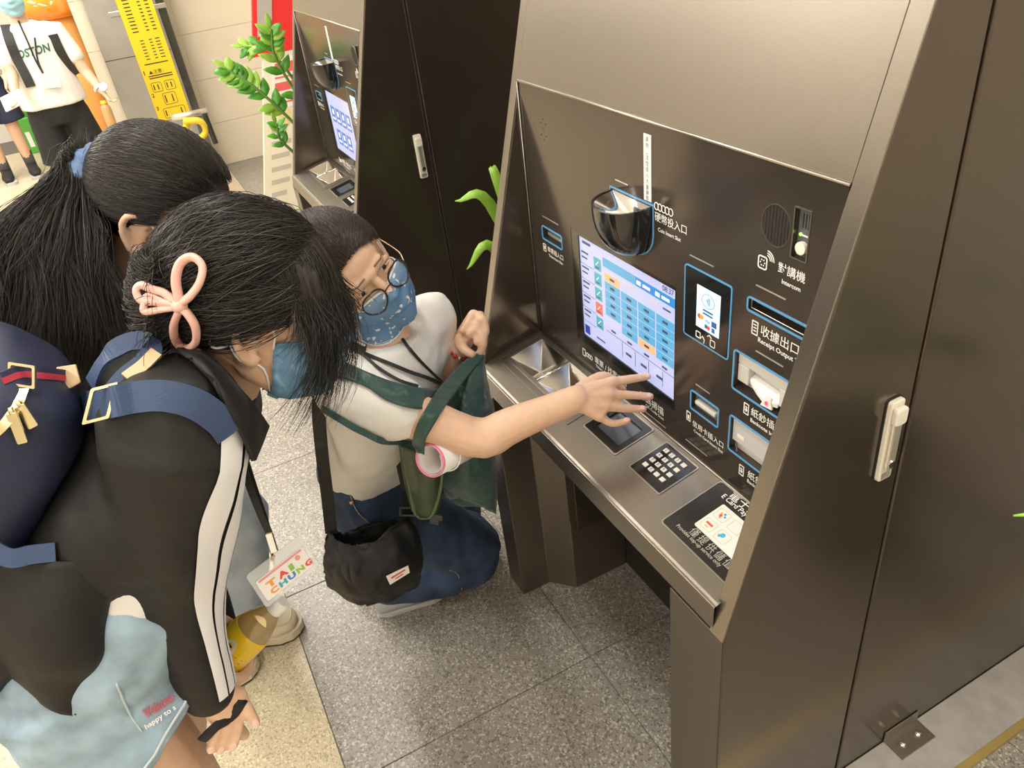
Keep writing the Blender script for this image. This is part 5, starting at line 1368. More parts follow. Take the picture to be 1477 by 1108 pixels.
# card in a clear sleeve: frame with the origin at its lower-left corner
bxn = bx.normalized(); byn = (-by - bxn * (-by).dot(bxn)).normalized(); nrm = bxn.cross(byn)
if nrm.dot(CAMP - c0) < 0: nrm = -nrm
BF2 = lambda u, v, d: c3 + bxn * u + byn * v + nrm * d
card = MB().extr(BF2, rrect(0, BW, 0, BH, .003), 0, .0012).build('card', mat('badge_card', (.84, .80, .77), .4), ld)
MB().slab(BF2, .004, BW - .004, BH - .0045, BH - .0015, .0012, .0018).build('card_band', mat('badge_pink', (.75, .30, .30), .5), card)
cols5 = [mat('badge_orange', (.85, .33, .06)), mat('badge_red', (.75, .07, .06)), mat('badge_blue', (.06, .22, .55)), mat('badge_green', (.28, .55, .08)), mat('badge_teal', (.05, .42, .50))]
def letter(ch, u, v, w, h, k):
    b = MB(); put_text(b, ch, BF2, u, v, w=w, h=h, d=.0016, bold=.055); b.build('letter', cols5[k], card, fix=False)
for i, (ch, k) in enumerate(zip('TAI', (0, 1, 3))): letter(ch, .010 + i * .0195, BH * .42, .016 if ch != 'I' else .007, BH * .28, k)
for i, (ch, k) in enumerate(zip('CHUNG', (0, 4, 2, 3, 1))): letter(ch, .010 + i * .0152, BH * .11, .0125, BH * .25, k)
MB().extr(BF2, circ(BW - .014, BH * .72, .004, 12), .0012, .0018).build('card_print', mat('badge_pink', (.75, .30, .30)), card)
MB().ring(BF2, rrect(-.006, BW + .006, -.006, BH + .016, .004), rrect(-.0005, BW + .0005, -.0005, BH + .0005, .003), -.0006, .0018).build('clear_sleeve', mat('clear_vinyl', (.85, .88, .88), .1, alpha=.35), ld)
MB().tube([cl - Vector((0, 0, .014)), BF2(BW * .45, BH + .012, .002)], .003, 6).build('sleeve_tab', M_CHROME, ld)
# ------------------------------------------------------------------ bottle of tea in her hand
bo = thing('tea_bottle', 'plastic tea bottle with yellow label and white cap', 'bottle', tuple(bt_c))
def lathe(prof, n=28):
    V = [BO(2 * math.pi * i / n, r, t) for r, t in prof for i in range(n)]
    mb = MB(); m_ = len(prof)
    mb.add(V, [(j * n + i, j * n + (i + 1) % n, (j + 1) * n + (i + 1) % n, (j + 1) * n + i) for j in range(m_ - 1) for i in range(n)] + [tuple(range(n - 1, -1, -1)), tuple((m_ - 1) * n + i for i in range(n))])
    return mb
M_PET = mat('bottle_tea', (.85, .72, .45), .06, trans=.75, coat=.5); M_LAB = mat('yellow_label', (.90, .60, .02), .3, coat=.5)
lathe([(.026, -.135), (.031, -.130), (.032, -.06), (.031, .0), (.030, .012), (.022, .036), (.014, .050), (.0125, .060)]).build('bottle_body', M_PET, bo, smooth=True)
lathe([(.0318, -.100), (.0328, -.099), (.0328, .004), (.0318, .006)]).build('bottle_label', M_LAB, bo, smooth=True, angle=.8)
lathe([(.0150, .051), (.0158, .053), (.0158, .071), (.0145, .073), (.004, .0732)]).build('bottle_cap', mat('cap_white', (.85, .85, .83), .35), bo, smooth=True, angle=.8)
av = math.atan2(bs2.dot(-FWD), bs1.dot(-FWD))
def LBf(u, v, d): return BO(av + u / .0328, .0330 + d, v)
MB().extr(LBf, [(-.006 + .011 * math.cos(a), -.026 + .016 * math.sin(a)) for a in [k * math.pi / 8 for k in range(16)]], 0, .0005).build('label_panel', mat('label_cream', (.82, .76, .55), .4), bo)
for (u, v, w, h) in ((-.008, -.020, .010, .002), (-.005, -.028, .002, .016), (-.011, -.032, .008, .002), (-.002, -.034, .006, .002)):
    MB().slab(LBf, u - w / 2, u + w / 2, v - h / 2, v + h / 2, .0005, .0009).build('label_stroke', M_BLACKM, bo)
for k in range(5): MB().slab(LBf, .010, .026, -.030 - k * .007, -.0285 - k * .007, 0, .0004).build('label_line', mat('label_brown', (.55, .30, .02), .5), bo)
# ------------------------------------------------------------------ girl with the ponytail
M_TOPB = mat('black_top', (.014, .013, .013), .7, bump=(16, .3, (1, 1, 1), .01))
M_JEANL = mat('pale_jeans', (.36, .43, .50), .85, noise=(12, .25, 8), bump=(600, .3, (1, 1, 1), .001))
HB_ = head_frame(at(246, 312, 1.28), cam_dir(.90, .38, .02), cam_dir(.32, -.78, -.50), 1.0)
gB = thing('person', 'person in black top and pale jeans with a long dark ponytail', 'person', (-1.62, -.25, 0))
nkB = HB_(0, -.060, -.135)
shc = nkB + Vector((-.125, -.075, -.055)); hpB = Vector((-1.57, -.36, .86))
latB = Vector((.86, -.50, 0)).normalized()
sRB, sLB = shc + latB * .135, shc - latB * .155
bB = MB(); add_head(bB, HB_, nkB, .050)
bvhHB = bvh_of(remesh(bB, .005, 3, .4, 'hb'))
for k in (-1, 1): ear(bB, HB_, k)
bB.tube([nkB, lerp(nkB, shc, .7), lerp(shc, hpB, .5), hpB], [(.07, .05), (.13, .07), (.11, .08), (.13, .09)], 18, up=latB)
legsB = ((Vector((-1.50, -.40, .83)), Vector((-1.585, -.27, .46)), Vector((-1.60, -.40, .08)), Vector((-1.595, -.44, 0)), Vector((-1.575, -.195, 0))),
         (Vector((-1.66, -.34, .83)), Vector((-1.625, -.10, .46)), Vector((-1.685, -.20, .10)), Vector((-1.715, -.30, 0)), Vector((-1.635, -.055, 0))))
for a, b, c, _, _ in legsB: bB.capsule([a, b], [.08, .055], 12); bB.capsule([b, c], [.05, .036], 12)
arms = ((sRB, sRB + Vector((-.10, -.09, -.24)), sRB + Vector((-.17, -.05, -.43))), (sLB, sLB + Vector((-.06, -.06, -.25)), sLB + Vector((-.08, -.02, -.46))))
for a, b, c in arms:
    bB.capsule([a, b, c], [.045, .037, .026], 12)
    d = (c - b).normalized()
    for k in range(4):
        o_ = latB * ((k - 1.5) * .018); J = [c + d * .075 + o_, c + d * .105 + o_ * 1.1 + Vector((0, .008, -.01)), c + d * .12 + o_ * 1.1 + Vector((0, .0, -.034))]
        bB.capsule([c, J[0]], [.02, .012], 10); finger(bB, J, .0092, .0076)
    finger(bB, [c + d * .02 + latB * .02, c + d * .05 + latB * .045, c + d * .08 + latB * .05], .013, .009)
skinB = surface(bB, .004, 3, 'body', M_SKIN, gB, fac=.4); eyes(HB_, skinB)
tp = MB()
tp.tube([nkB + Vector((-.012, -.015, -.012)), lerp(nkB, shc, .75), lerp(shc, hpB, .25), lerp(shc, hpB, .6), hpB], [(.075, .06), (.150, .088), (.165, .11), (.15, .115), (.165, .13)], 24, up=latB)
for a, b, c in arms: tp.capsule([lerp(a, shc, .3), a, lerp(a, b, .5), b], [.065, .07, .064, .056], 16)
surface(tp, .008, 5, 'black_shirt', M_TOPB, gB, wr=[(.010, 9, (1, 1, .6), 2.0)])
jb = MB(); jb.tube([hpB + Vector((0, 0, .03)), hpB, hpB + Vector((-.01, -.02, -.10))], [(.155, .12), (.17, .135), (.165, .13)], 20, up=latB)
for a, b, c, _, _ in legsB:
    jb.capsule(spline([a, b], 4), [.098, .093, .085, .078], 18); jb.capsule(spline([b, lerp(b, c, .5), c + Vector((0, .01, .02))], 6), [.078, .078, .080, .082, .084, .086], 18)
surface(jb, .008, 4, 'wide_jeans', M_JEANL, gB, wr=[(.009, 10, (1, 1, .5), 6.0), (.004, 28, (1, 1, .6), 1.0)])
M_CREAMS = mat('cream_sneaker', (.70, .60, .42), .65, bump=(90, .2, (1, 1, 1), .002)); M_CSOLE = mat('cream_sole', (.66, .58, .44), .7); M_OUT = mat('dark_outsole', (.06, .05, .04), .8)
M_WSN = mat('white_sneaker', (.72, .71, .68), .6)
for heel, toe, gP, mU, mS in [(l[3], l[4], gB, M_CREAMS, M_CSOLE) for l in legsB] + [(a + Vector((.0, -.075, -.06)), a + Vector((.01, .165, -.06)), gA, M_WSN, M_SOLE) for a in (aR, aL)]:
    d = (toe - heel).normalized(); s_ = Vector((d.y, -d.x, 0)); up_ = Vector((0, 0, 1))
    b = MB(); b.tube([heel + up_ * .05, lerp(heel, toe, .2) + up_ * .056, lerp(heel, toe, .5) + up_ * .052, lerp(heel, toe, .78) + up_ * .045, toe - d * .012 + up_ * .038], [(.032, .036), (.040, .046), (.044, .038), (.050, .032), (.030, .022)], 18, up=s_)
    b.ell(lerp(heel, toe, .82) + up_ * .046, (.046, .046, .026))
    shoe = surface(b, .005, 4, 'shoe', mU, gP)
    pts = ((0, .026), (.12, .036), (.35, .038), (.6, .046), (.8, .052), (.93, .044), (1.0, .026), (1.03, .008))
    poly = [lerp(heel, toe, t) + s_ * w for t, w in pts] + [lerp(heel, toe, t) - s_ * w for t, w in pts][::-1]; n = len(poly)
    for nm, z0, z1, k, mt in (('shoe_sole', .008, .034, 1.0, mS), ('outsole', .0005, .008, .97, M_OUT)):
        c_ = lerp(heel, toe, .5); q = [c_ + (p_ - c_) * k for p_ in poly]
        b = MB(); b.add([p_ + up_ * z0 for p_ in q] + [p_ + up_ * z1 for p_ in q], [tuple(range(n - 1, -1, -1)), tuple(range(n, 2 * n))] + [(i, (i + 1) % n, (i + 1) % n + n, i + n) for i in range(n)])
        b.build(nm, mt, shoe, bevel=.003)
    tcap = [lerp(heel, toe, t) + s_ * (.040 * math.sin(a)) + up_ * .070 for t, a in ((.70, -1.2), (.82, -1.5), (.93, -.8), (.96, 0), (.93, .8), (.82, 1.5), (.70, 1.2))]
    bv_ = bvh_of(shoe.data); MB().tube(spline(drape(tcap, bv_, .0005), 26), .0022, 6).build('toe_seam', mS, shoe, smooth=True)
    for k in range(4):
        t = .34 + k * .09; L_ = drape([lerp(heel, toe, t) + s_ * w + up_ * .12 for w in (-.022, -.008, .008, .022)], bv_, .003)
        MB().tube(spline(L_, 10), .0028, 6).build('lace', mat('lace_cream', (.78, .70, .55), .7), shoe, smooth=True)
make_mask(HB_, bvhHB, gB, mat('plain_blue_mask', (.20, .36, .50), .8), M_MWHITE)
# hair pulled into the ponytail
cB, rB = (0, -.018, .036), (.084, .104, .093)
def keepB(x, y, z):
    if y > .04: return z > .058 - .1 * (y - .04)
    if y > -.005: return z > .022 + (y + .005) * .75
    return z > -.06 + (y + .005) * -.0
scalp_cap(HB_, cB, rB, keepB, 'hair_cap', M_HAIR, gB)
tie = (0.006, -.118, .022)
P = []
for k in range(7000):
    w = rng.random()
    if w < .55:
        u = rng.uniform(-1, 1); root = (u * .07, .085 - .05 * u * u - rng.uniform(0, .10), .085 - .05 * u * u + rng.uniform(0, .03))
    elif w < .8: root = (rng.choice((-1, 1, 1)) * .08, rng.uniform(-.03, .03), rng.uniform(.02, .06))
    else: root = (rng.uniform(-.07, .07), -.06, rng.uniform(-.09, -.02))
    root = on_scalp(root, cB, rB, 1.0); tgt = (tie[0] + rng.gauss(0, .008), tie[1] + .004, tie[2] + rng.gauss(0, .010)); lift = rng.uniform(0, .045); pts = []
    for i in range(10):
        t = i / 9; p = [root[a] * (1 - t) + tgt[a] * t for a in range(3)]; kk = 1.010 + lift * math.sin(math.pi * t)
        q = on_scalp(p, cB, rB, kk) if t < .88 else tgt
        pts.append(HB_(*q))
    P.append(pts)
for k in range(220):      # a loose lock by the temple
    r0 = on_scalp((.076, .055 + rng.uniform(-.01, .01), .045), cB, rB, 1.02); a = HB_(*r0); L = rng.uniform(.05, .11)
    P.append(spline([HB_(*on_scalp((.05, .055, .10), cB, rB, 1.02)), a, a + Vector((0, 0, -L * .5)) + HB_.y * .01 + HB_.x * rng.gauss(0, .004), a + Vector((0, 0, -L)) + HB_.y * rng.gauss(.015, .006)], 9))
# the tail: from the tie over the shoulder
T0 = HB_(*tie); T1 = HB_(tie[0], tie[1] - .03, tie[2] + .004)
for k in range(8000):
    u = rng.random(); v = rng.random()
    ex = lerp(-110, 200, u) + rng.gauss(0, 12); ey = lerp(455, 540, rng.random()) + (20 if u > .6 else 0)
    d_end = lerp(1.36, 1.20, v) ; bul = rng.uniform(-1, 1)
    E_ = at(ex, ey, d_end); Mid = at(lerp(85, lerp(-110, 190, u), .62) , lerp(300, 390, rng.random() * .5 + .3), lerp(1.38, 1.22, v) - .0)
    Q = at(lerp(108, lerp(-20, 165, u), .45), 283 + 18 * bul, lerp(1.38, 1.27, v))
    wv = RIGHT * (.010 * math.sin(u * 23) + rng.gauss(0, .007))
    P.append(spline([T0 + HB_.x * rng.gauss(0, .010) + HB_.z * rng.gauss(0, .010), T1 + HB_.x * rng.gauss(0, .016) + HB_.z * rng.gauss(0, .014), Q, Mid + wv, lerp(Mid, E_, .55) - wv, E_], 13))
strands(P, .00042, 3, 'hair', M_HAIR, gB)
# a solid core keeps the tail from looking hollow
core = sheet([[at(100, 275, 1.36), at(125, 285, 1.34), at(150, 300, 1.36)], [at(30, 330, 1.37), at(95, 350, 1.33), at(165, 360, 1.36)], [at(-20, 420, 1.36), at(80, 430, 1.31), at(180, 440, 1.35)], [at(-40, 510, 1.35), at(70, 520, 1.30), at(180, 520, 1.34)]], .03, 20, 20)
core.build('hair_core', M_HAIR, gB, smooth=True)
mb = MB(); V = []
M_SCR = mat('blue_scrunchie', (.13, .21, .38), .8, bump=(120, .4, (1, 1, 1), .003))
tc_ = HB_(tie[0], tie[1] - .004, tie[2]); e1, e2, e3 = HB_.x, HB_.z, HB_.y
nU, nV = 60, 12
for i in range(nU):
    a = 2 * math.pi * i / nU; ruf = 1 + .22 * math.sin(a * 9) + .1 * math.sin(a * 17)
    for j in range(nV):
        b = 2 * math.pi * j / nV; r_ = .026 + .014 * ruf * math.cos(b)
        V.append(tc_ + (e1 * math.cos(a) + e2 * math.sin(a)) * r_ + e3 * (.018 * math.sin(b) + .003 * math.sin(a * 9 + 1)))
mb.add(V, [(i * nV + j, ((i + 1) % nU) * nV + j, ((i + 1) % nU) * nV + (j + 1) % nV, i * nV + (j + 1) % nV) for i in range(nU) for j in range(nV)])
mb.build('scrunchie', M_SCR, gB, smooth=True)
# ------------------------------------------------------------------ what the kneeling girl carries
M_NYL = mat('black_nylon', (.008, .008, .009), .5, spec=.35, bump=(22, .5, (1, 1, 1), .012))
cb = thing('crossbody_bag', 'slouchy black nylon crossbody bag with small white patch', 'bag', tuple(at(540, 800, 1.74)))
bm_ = MB()
def BG(x, y, d): return at(x, y, d)
front = sheet([[BG(472, 762, 1.70), BG(500, 782, 1.66), BG(545, 775, 1.65), BG(592, 742, 1.68)],
               [BG(466, 800, 1.71), BG(510, 815, 1.645), BG(560, 800, 1.64), BG(606, 775, 1.69)],
               [BG(468, 838, 1.73), BG(512, 848, 1.665), BG(570, 838, 1.665), BG(610, 815, 1.71)],
               [BG(490, 858, 1.76), BG(520, 872, 1.72), BG(565, 868, 1.72), BG(603, 845, 1.75)]], .006, 22, 18)
back = sheet([[BG(472, 762, 1.71), BG(500, 768, 1.78), BG(545, 752, 1.79), BG(592, 742, 1.69)],
              [BG(466, 800, 1.73), BG(510, 800, 1.82), BG(560, 790, 1.83), BG(606, 775, 1.71)],
              [BG(468, 838, 1.75), BG(512, 840, 1.83), BG(570, 828, 1.84), BG(610, 815, 1.73)],
              [BG(490, 858, 1.765), BG(520, 871, 1.77), BG(565, 867, 1.77), BG(603, 845, 1.755)]], .006, 22, 18)
front.add(back.v, back.f)
bagm = surface(front, .006, 3, 'bag_body', M_NYL, cb, wr=[(.010, 12, (1, 1, .6), 3.0), (.005, 30, (1, 1, 1), 1.0)])
bvhBag = bvh_of(bagm.data)
pq = [on_mesh(bvhBag, x, y, .004) for x, y in ((556, 830), (587, 815), (589, 825), (562, 842))]
if all(pq):
    mb = MB(); nn = -FWD * .0015; mb.add(pq + [p + nn for p in pq], [(0, 1, 2, 3), (7, 6, 5, 4)] + [(i, i + 4, (i + 1) % 4 + 4, (i + 1) % 4) for i in range(4)])
    pat = mb.build('patch', mat('patch_white', (.80, .74, .68), .7), cb)
    F_ = frame(pq[3], pq[2] - pq[3], pq[0] - pq[3]); LW = (pq[2] - pq[3]).length; LH = (pq[0] - pq[3]).length
    sg = 1 if (pq[2] - pq[3]).cross(pq[0] - pq[3]).dot(-FWD) > 0 else -1
    MB().slab(F_, LW * .15, LW * .85, LH * .50, LH * .66, sg * .0018, sg * .0026).slab(F_, LW * .3, LW * .7, LH * .25, LH * .34, sg * .0018, sg * .0026).build('patch_print', mat('patch_red', (.6, .12, .12), .7), pat, kind='stuff')
ribbon([BG(478, 770, 1.70), BG(472, 715, 1.66), BG(464, 650, 1.585), BG(460, 590, 1.50), at(466, 545, 1.445), at(490, 520, 1.42)], .026, .002, RIGHT, 40).build('strap', M_NYL, cb)
ribbon([BG(590, 748, 1.69), BG(585, 700, 1.70), BG(573, 650, 1.66), BG(562, 620, 1.62)], .022, .002, RIGHT, 30).build('strap', M_NYL, cb)
F_ = frame(BG(588, 738, 1.68), RIGHT, -DOWN); MB().ring(F_, rrect(-.018, .018, -.010, .010, .003), rrect(-.014, .014, -.006, .006, .002), -.003, .003).build('slider', M_BLACKM, cb)
# phone strap and its studded pad across the chest
ns = thing('neck_strap', 'black neck strap with beaded pad across the white t-shirt', 'strap', tuple(at(560, 530, 1.42)))
def on_shirt(pxs, off=.006):
    out = []
    for x, y in pxs:
        q = on_mesh(bvhShirt, x, y, off); out.append(q if q else (out[-1] if out else at(x, y, 1.45)))
    return out
cp = on_shirt([(500, 500), (530, 515), (560, 525), (590, 537), (615, 545), (632, 552)])
ribbon(cp, .007, .002, DOWN, 40).build('strap', M_BLACKM, ns)
cp2 = on_shirt([(572, 478), (585, 500), (602, 520), (620, 538), (634, 550)])
ribbon(cp2, .006, .002, RIGHT, 30).build('strap', M_BLACKM, ns)
cp3 = on_shirt([(498, 503), (520, 513), (545, 535), (575, 552), (600, 560)])
ribbon(cp3, .006, .002, DOWN, 30).build('strap', M_BLACKM, ns)
padc = on_shirt([(500, 498), (515, 505), (528, 511)], .009)
ribbon(padc, .022, .006, DOWN, 12).build('pad', M_BLACKM, ns)
pr = spline(padc, 9)
for i, p in enumerate(pr):
    for k in (-1, 1):
        MB().ell(p + DOWN * (.009 * k) - FWD * .005, (.0024,) * 3, None, 8, 6).build('bead', M_GREYP, ns, smooth=True)
# green tote: bands round the shoulder and forearm, gathered in the left fist, body hanging down
gt = thing('tote_bag', 'dark green nylon tote bag gathered in a raised fist', 'bag', tuple(at(670, 640, 1.62)))
M_GRN = mat('green_nylon', (.018, .060, .052), .4, sheen=.2, bump=(26, .6, (1, 1, 1), .012)); M_OLV = mat('olive_nylon', (.045, .070, .035), .45, bump=(26, .5, (1, 1, 1), .01))
bvhArm = bvh_of(skinC.data)
def over(x, y, d, off=.006):     # a strap lying on the arm or the shirt
    q = min((h for h in (on_mesh(bvhArm, x, y, off), on_mesh(bvhShirt, x, y, off)) if h), key=lambda h: (h - CAMP).length, default=None)
    p_ = at(x, y, d)
    return q if q and (q - CAMP).length < d + .03 else p_
b1 = sheet([[at(690, 505, 1.585), at(660, 530, 1.55), over(632, 562, 1.47), over(612, 592, 1.41), over(600, 615, 1.41), over(597, 635, 1.41), over(602, 652, 1.42)],
            [at(697, 515, 1.585), at(675, 542, 1.54), over(650, 575, 1.46), over(634, 598, 1.41), over(619, 622, 1.41), over(612, 640, 1.41), over(612, 656, 1.42)]], .004, 40, 8)
b1.build('handle', M_GRN, gt, smooth=True)
b2 = sheet([[over(484, 526, 1.41), over(505, 530, 1.40), over(530, 540, 1.40), over(560, 552, 1.42), over(600, 562, 1.46), at(640, 560, 1.52)],
            [over(478, 545, 1.40), over(505, 550, 1.39), over(530, 560, 1.40), over(560, 580, 1.41), over(600, 590, 1.47), at(640, 588, 1.53)]], .004, 40, 8)
b2.build('handle', M_GRN, gt, smooth=True)
b3 = [over(470, 588, 1.42), over(490, 600, 1.42), over(510, 612, 1.43), over(530, 622, 1.45), over(552, 632, 1.47), over(575, 638, 1.50), at(600, 642, 1.53)]
ribbon(b3, .012, .003, DOWN, 40).build('handle', M_GRN, gt)
g_body = sheet([[at(676, 515, 1.60), at(688, 512, 1.59), at(698, 512, 1.595), at(692, 518, 1.625), at(678, 520, 1.63), at(676, 515, 1.60)],
                [at(648, 560, 1.58), at(670, 560, 1.54), at(700, 555, 1.575), at(700, 565, 1.64), at(665, 570, 1.66), at(648, 560, 1.58)],
                [at(632, 620, 1.60), at(668, 625, 1.53), at(706, 620, 1.58), at(704, 632, 1.67), at(655, 640, 1.68), at(632, 620, 1.60)],
                [at(630, 680, 1.64), at(670, 690, 1.58), at(712, 680, 1.63), at(708, 690, 1.70), at(655, 700, 1.72), at(630, 680, 1.64)],
                [at(645, 715, 1.72), at(680, 725, 1.67), at(714, 742, 1.70), at(706, 735, 1.74), at(665, 728, 1.76), at(645, 715, 1.72)]], .004, 40, 34)
me = g_body.mesh('tote_body'); o = link_mesh('tote_body', me, M_GRN, gt, True); wrinkle(me, .010, 16, (1, 1, .3), 3.0); wrinkle(me, .004, 40, (1, 1, .4), 5.0)
pch = sheet([[at(578, 640, 1.56), at(600, 648, 1.535), at(625, 655, 1.53), at(638, 650, 1.56)], [at(585, 690, 1.60), at(605, 700, 1.57), at(625, 700, 1.57), at(636, 690, 1.60)], [at(596, 735, 1.65), at(608, 742, 1.63), at(622, 743, 1.63), at(632, 728, 1.65)]], .012, 20, 20)
pm = pch.build('pouch', M_OLV, gt, smooth=True)
ribbon([at(580, 645, 1.552), at(590, 700, 1.59), at(600, 742, 1.635), at(622, 744, 1.62), at(636, 700, 1.585), at(637, 655, 1.55)], .006, .004, RIGHT, 40).build('pouch_binding', mat('olive_binding', (.08, .12, .05), .5), gt)
F_ = frame(at(628, 748, 1.65), RIGHT + DOWN * .2, -DOWN); MB().extr(F_, [(-.012, -.012), (.008, -.012), (.008, -.002), (.016, -.002), (.016, .010), (-.006, .010), (-.012, .004)], 0, .006).build('clip_buckle', M_BLACKM, gt, bevel=.001)
# rolled paper
rp = thing('paper_roll', 'rolled sheet of paper, white outside and pink inside, under the outstretched arm', 'paper roll', tuple(at(621, 663, 1.47)))
r_c = at(621, 664, 1.44); r_ax = (at(668, 640, 1.52) - r_c).normalized(); ra = r_ax.orthogonal().normalized(); rb_ = r_ax.cross(ra)
def roll(r0, r1, turns, l0, l1, ph=0):
    n = 90; V = []
    for l in (l0, l1):
        for i in range(n):
            t = i / (n - 1); a = ph + t * turns * 2 * math.pi; r_ = lerp(r0, r1, t); V.append(r_c + r_ax * l + ra * (r_ * math.cos(a)) + rb_ * (r_ * math.sin(a)))
    mb = MB(); mb.add(V, [(i, i + 1, n + i + 1, n + i) for i in range(n - 1)]); return mb
o = roll(.0245, .0340, 2.6, 0, .12).build('paper_sheet', mat('paper_white', (.82, .80, .78), .7), rp, smooth=True, fix=False); solidify(o, .0012, 0)
MB().tube([r_c + r_ax * -.0005 + ra * (.0315 * math.cos(a)) + rb_ * (.0315 * math.sin(a)) for a in [k * math.pi / 18 for k in range(36)]], [(.0045, .0016)] * 36, 6, closed=True, up=r_ax).build('pink_border', mat('paper_pink', (.85, .25, .40), .6), rp, smooth=True)
lp = [r_c + r_ax * .045 + ra * (.036 * math.cos(a)) + rb_ * (.036 * math.sin(a)) for a in [k * math.pi / 14 for k in range(28)]]
MB().tube(lp, .0016, 6, closed=True).build('elastic_band', mat('band_white', (.85, .84, .82), .6), rp, smooth=True)
# ------------------------------------------------------------------ people in the background
M_CLOTHW = mat('white_shirt', (.82, .81, .77), .8, bump=(14, .3, (1, 1, 1), .01)); M_BSHORT = mat('black_shorts', (.012, .012, .013), .8, bump=(14, .3, (1, 1, 1), .01))
M_NSHORT = mat('navy_shorts', (.015, .022, .05), .8); M_SOCK = mat('grey_sock', (.08, .08, .09), .9); M_BSHOE = mat('black_sneaker', (.015, .015, .016), .6)
def standing(label, base, yaw, h, shorts_mat, armL, armR, group=None):
    """a standing youth; yaw = direction faced; arms given as (elbow, wrist) in world space"""
    s = h / 1.58; f = Vector((math.cos(yaw), math.sin(yaw), 0)); l = Vector((-f.y, f.x, 0)); B = Vector(base)
    def P(a, b, c): return B + (f * a + l * b + Vector((0, 0, c))) * s
    t = thing('person', label, 'person', base, group)
    H = head_frame(P(.02, 0, 1.46), f + Vector((0, 0, -.12)), (0, 0, 1), s * 1.0)
    b = MB(); add_head(b, H, P(0, 0, 1.28), .05)
    hd = remesh(b, .006, 3, .4, 'h'); bv = bvh_of(hd)
    for k in (-1, 1): ear(b, H, k)
    b.tube([P(0, 0, 1.29), P(0, 0, 1.22), P(0, 0, 1.0), P(0, 0, .82)], [(.08, .05), (.14, .08), (.12, .08), (.14, .09)], 16, up=l)
    sh_ = {1: P(0, .165, 1.235), -1: P(0, -.165, 1.235)}
    for k, arm in ((1, armL), (-1, armR)):
        e_, w_ = Vector(arm[0]), Vector(arm[1]); b.capsule([sh_[k], e_, w_], [.042 * s, .035 * s, .025 * s], 12)
        d = (w_ - e_).normalized(); lat_ = d.cross(f).normalized()
        for i in range(4):
            o_ = f * ((i - 1.5) * .017 * s); J = [w_ + d * .075 * s + o_, w_ + d * .10 * s + o_ - lat_ * k * .012, w_ + d * .112 * s + o_ - lat_ * k * .034]
            b.capsule([w_, J[0]], [.02 * s, .011 * s], 8); finger(b, J, .0088 * s, .0075 * s)
        finger(b, [w_ + d * .02 + f * .022, w_ + d * .055 + f * .04, w_ + d * .08 + f * .042], .012 * s, .009 * s)
    for k in (1, -1):
        b.capsule([P(0, .085 * k, .80), P(.01, .095 * k, .44), P(-.02, .10 * k, .08)], [.075 * s, .052 * s, .036 * s], 14)
    skin = surface(b, .006, 4, 'body', M_SKIN, t, fac=.4); eyes(H, skin)
    sb = MB(); sb.tube([P(0, 0, 1.295), P(0, 0, 1.265), P(0, 0, 1.20), P(.005, 0, 1.02), P(.01, 0, .88), P(.01, 0, .81)], [(.08 * s, .06 * s), (.14 * s, .08 * s), (.185 * s, .105 * s), (.18 * s, .12 * s), (.19 * s, .125 * s), (.195 * s, .13 * s)], 22, up=l)
    for k, arm in ((1, armL), (-1, armR)): sb.capsule([lerp(sh_[k], P(0, 0, 1.22), .25), sh_[k], lerp(sh_[k], Vector(arm[0]), .62)], [.058 * s, .062 * s, .060 * s], 14)
    shirt = surface(sb, .010, 4, 't_shirt', M_CLOTHW, t, wr=[(.012, 8, (1, 1, .6), 2.0)])
    pb = MB(); pb.tube([P(0, 0, .86), P(0, 0, .78), P(0, 0, .70)], [(.165 * s, .115 * s), (.175 * s, .125 * s), (.17 * s, .12 * s)], 20, up=l)
    for k in (1, -1): pb.tube([P(0, .085 * k, .76), P(.01, .10 * k, .60), P(.01, .115 * k, .46)], [.095 * s, .098 * s, .105 * s], 18)
    surface(pb, .010, 4, 'shorts', shorts_mat, t, wr=[(.010, 9, (1, 1, .5), 4.0)])
    for k in (1, -1):
        sk = MB(); sk.tube([P(-.018, .10 * k, .20), P(-.02, .10 * k, .06)], [.045 * s, .042 * s], 14); sk.build('sock', M_SOCK, t, smooth=True)
        hb = MB(); hb.tube([P(-.07, .10 * k, .05), P(.0, .10 * k, .06), P(.10, .105 * k, .045), P(.18, .108 * k, .032)], [(.036 * s, .042 * s), (.042 * s, .05 * s), (.048 * s, .034 * s), (.028 * s, .02 * s)], 16, up=l)
        so_ = surface(hb, .006, 3, 'shoe', M_BSHOE, t)
        MB().extr(lambda u, v, d: P(u, .10 * k + v + .03 * u, d), rrect(-.11, .205, -.046, .046, .04), .0006, .024).build('shoe_sole', M_SOLE, so_)
    c_, r_ = (0, -.018, .036), (.085, .105, .095)
    kp_ = lambda x, y, z: (z > .058 if y > .03 else z > .02 + (y + .0) * .9 if y > -.01 else z > -.07)
    scalp_cap(H, c_, r_, kp_, 'hair_cap', M_HAIR, t, k=.99)
    PS = []
    for k in range(900):
        a = rng.uniform(0, 6.28); r0 = on_scalp((.02 * math.cos(a), -.03 + .02 * math.sin(a), .14), c_, r_, 1.0); r1 = on_scalp((.09 * math.cos(a), .10 * math.sin(a) - .01, .045 if math.sin(a) > 0 else .0), c_, r_, 1.05)
        PS.append([H(*on_scalp([r0[q] * (1 - t_) + r1[q] * t_ for q in range(3)], c_, r_, 1.02 + .03 * rng.random())) for t_ in (0, .25, .5, .75, 1)])
    strands(PS, .0012, 3, 'hair', M_HAIR, t)
    make_mask(H, bv, t, mat('pale_blue_mask', (.35, .62, .72), .8), M_MWHITE)
    return t, shirt, P, H
b_base = Vector((-4.95, -.325, 0))
bsh = at(100, 66, 4.95)
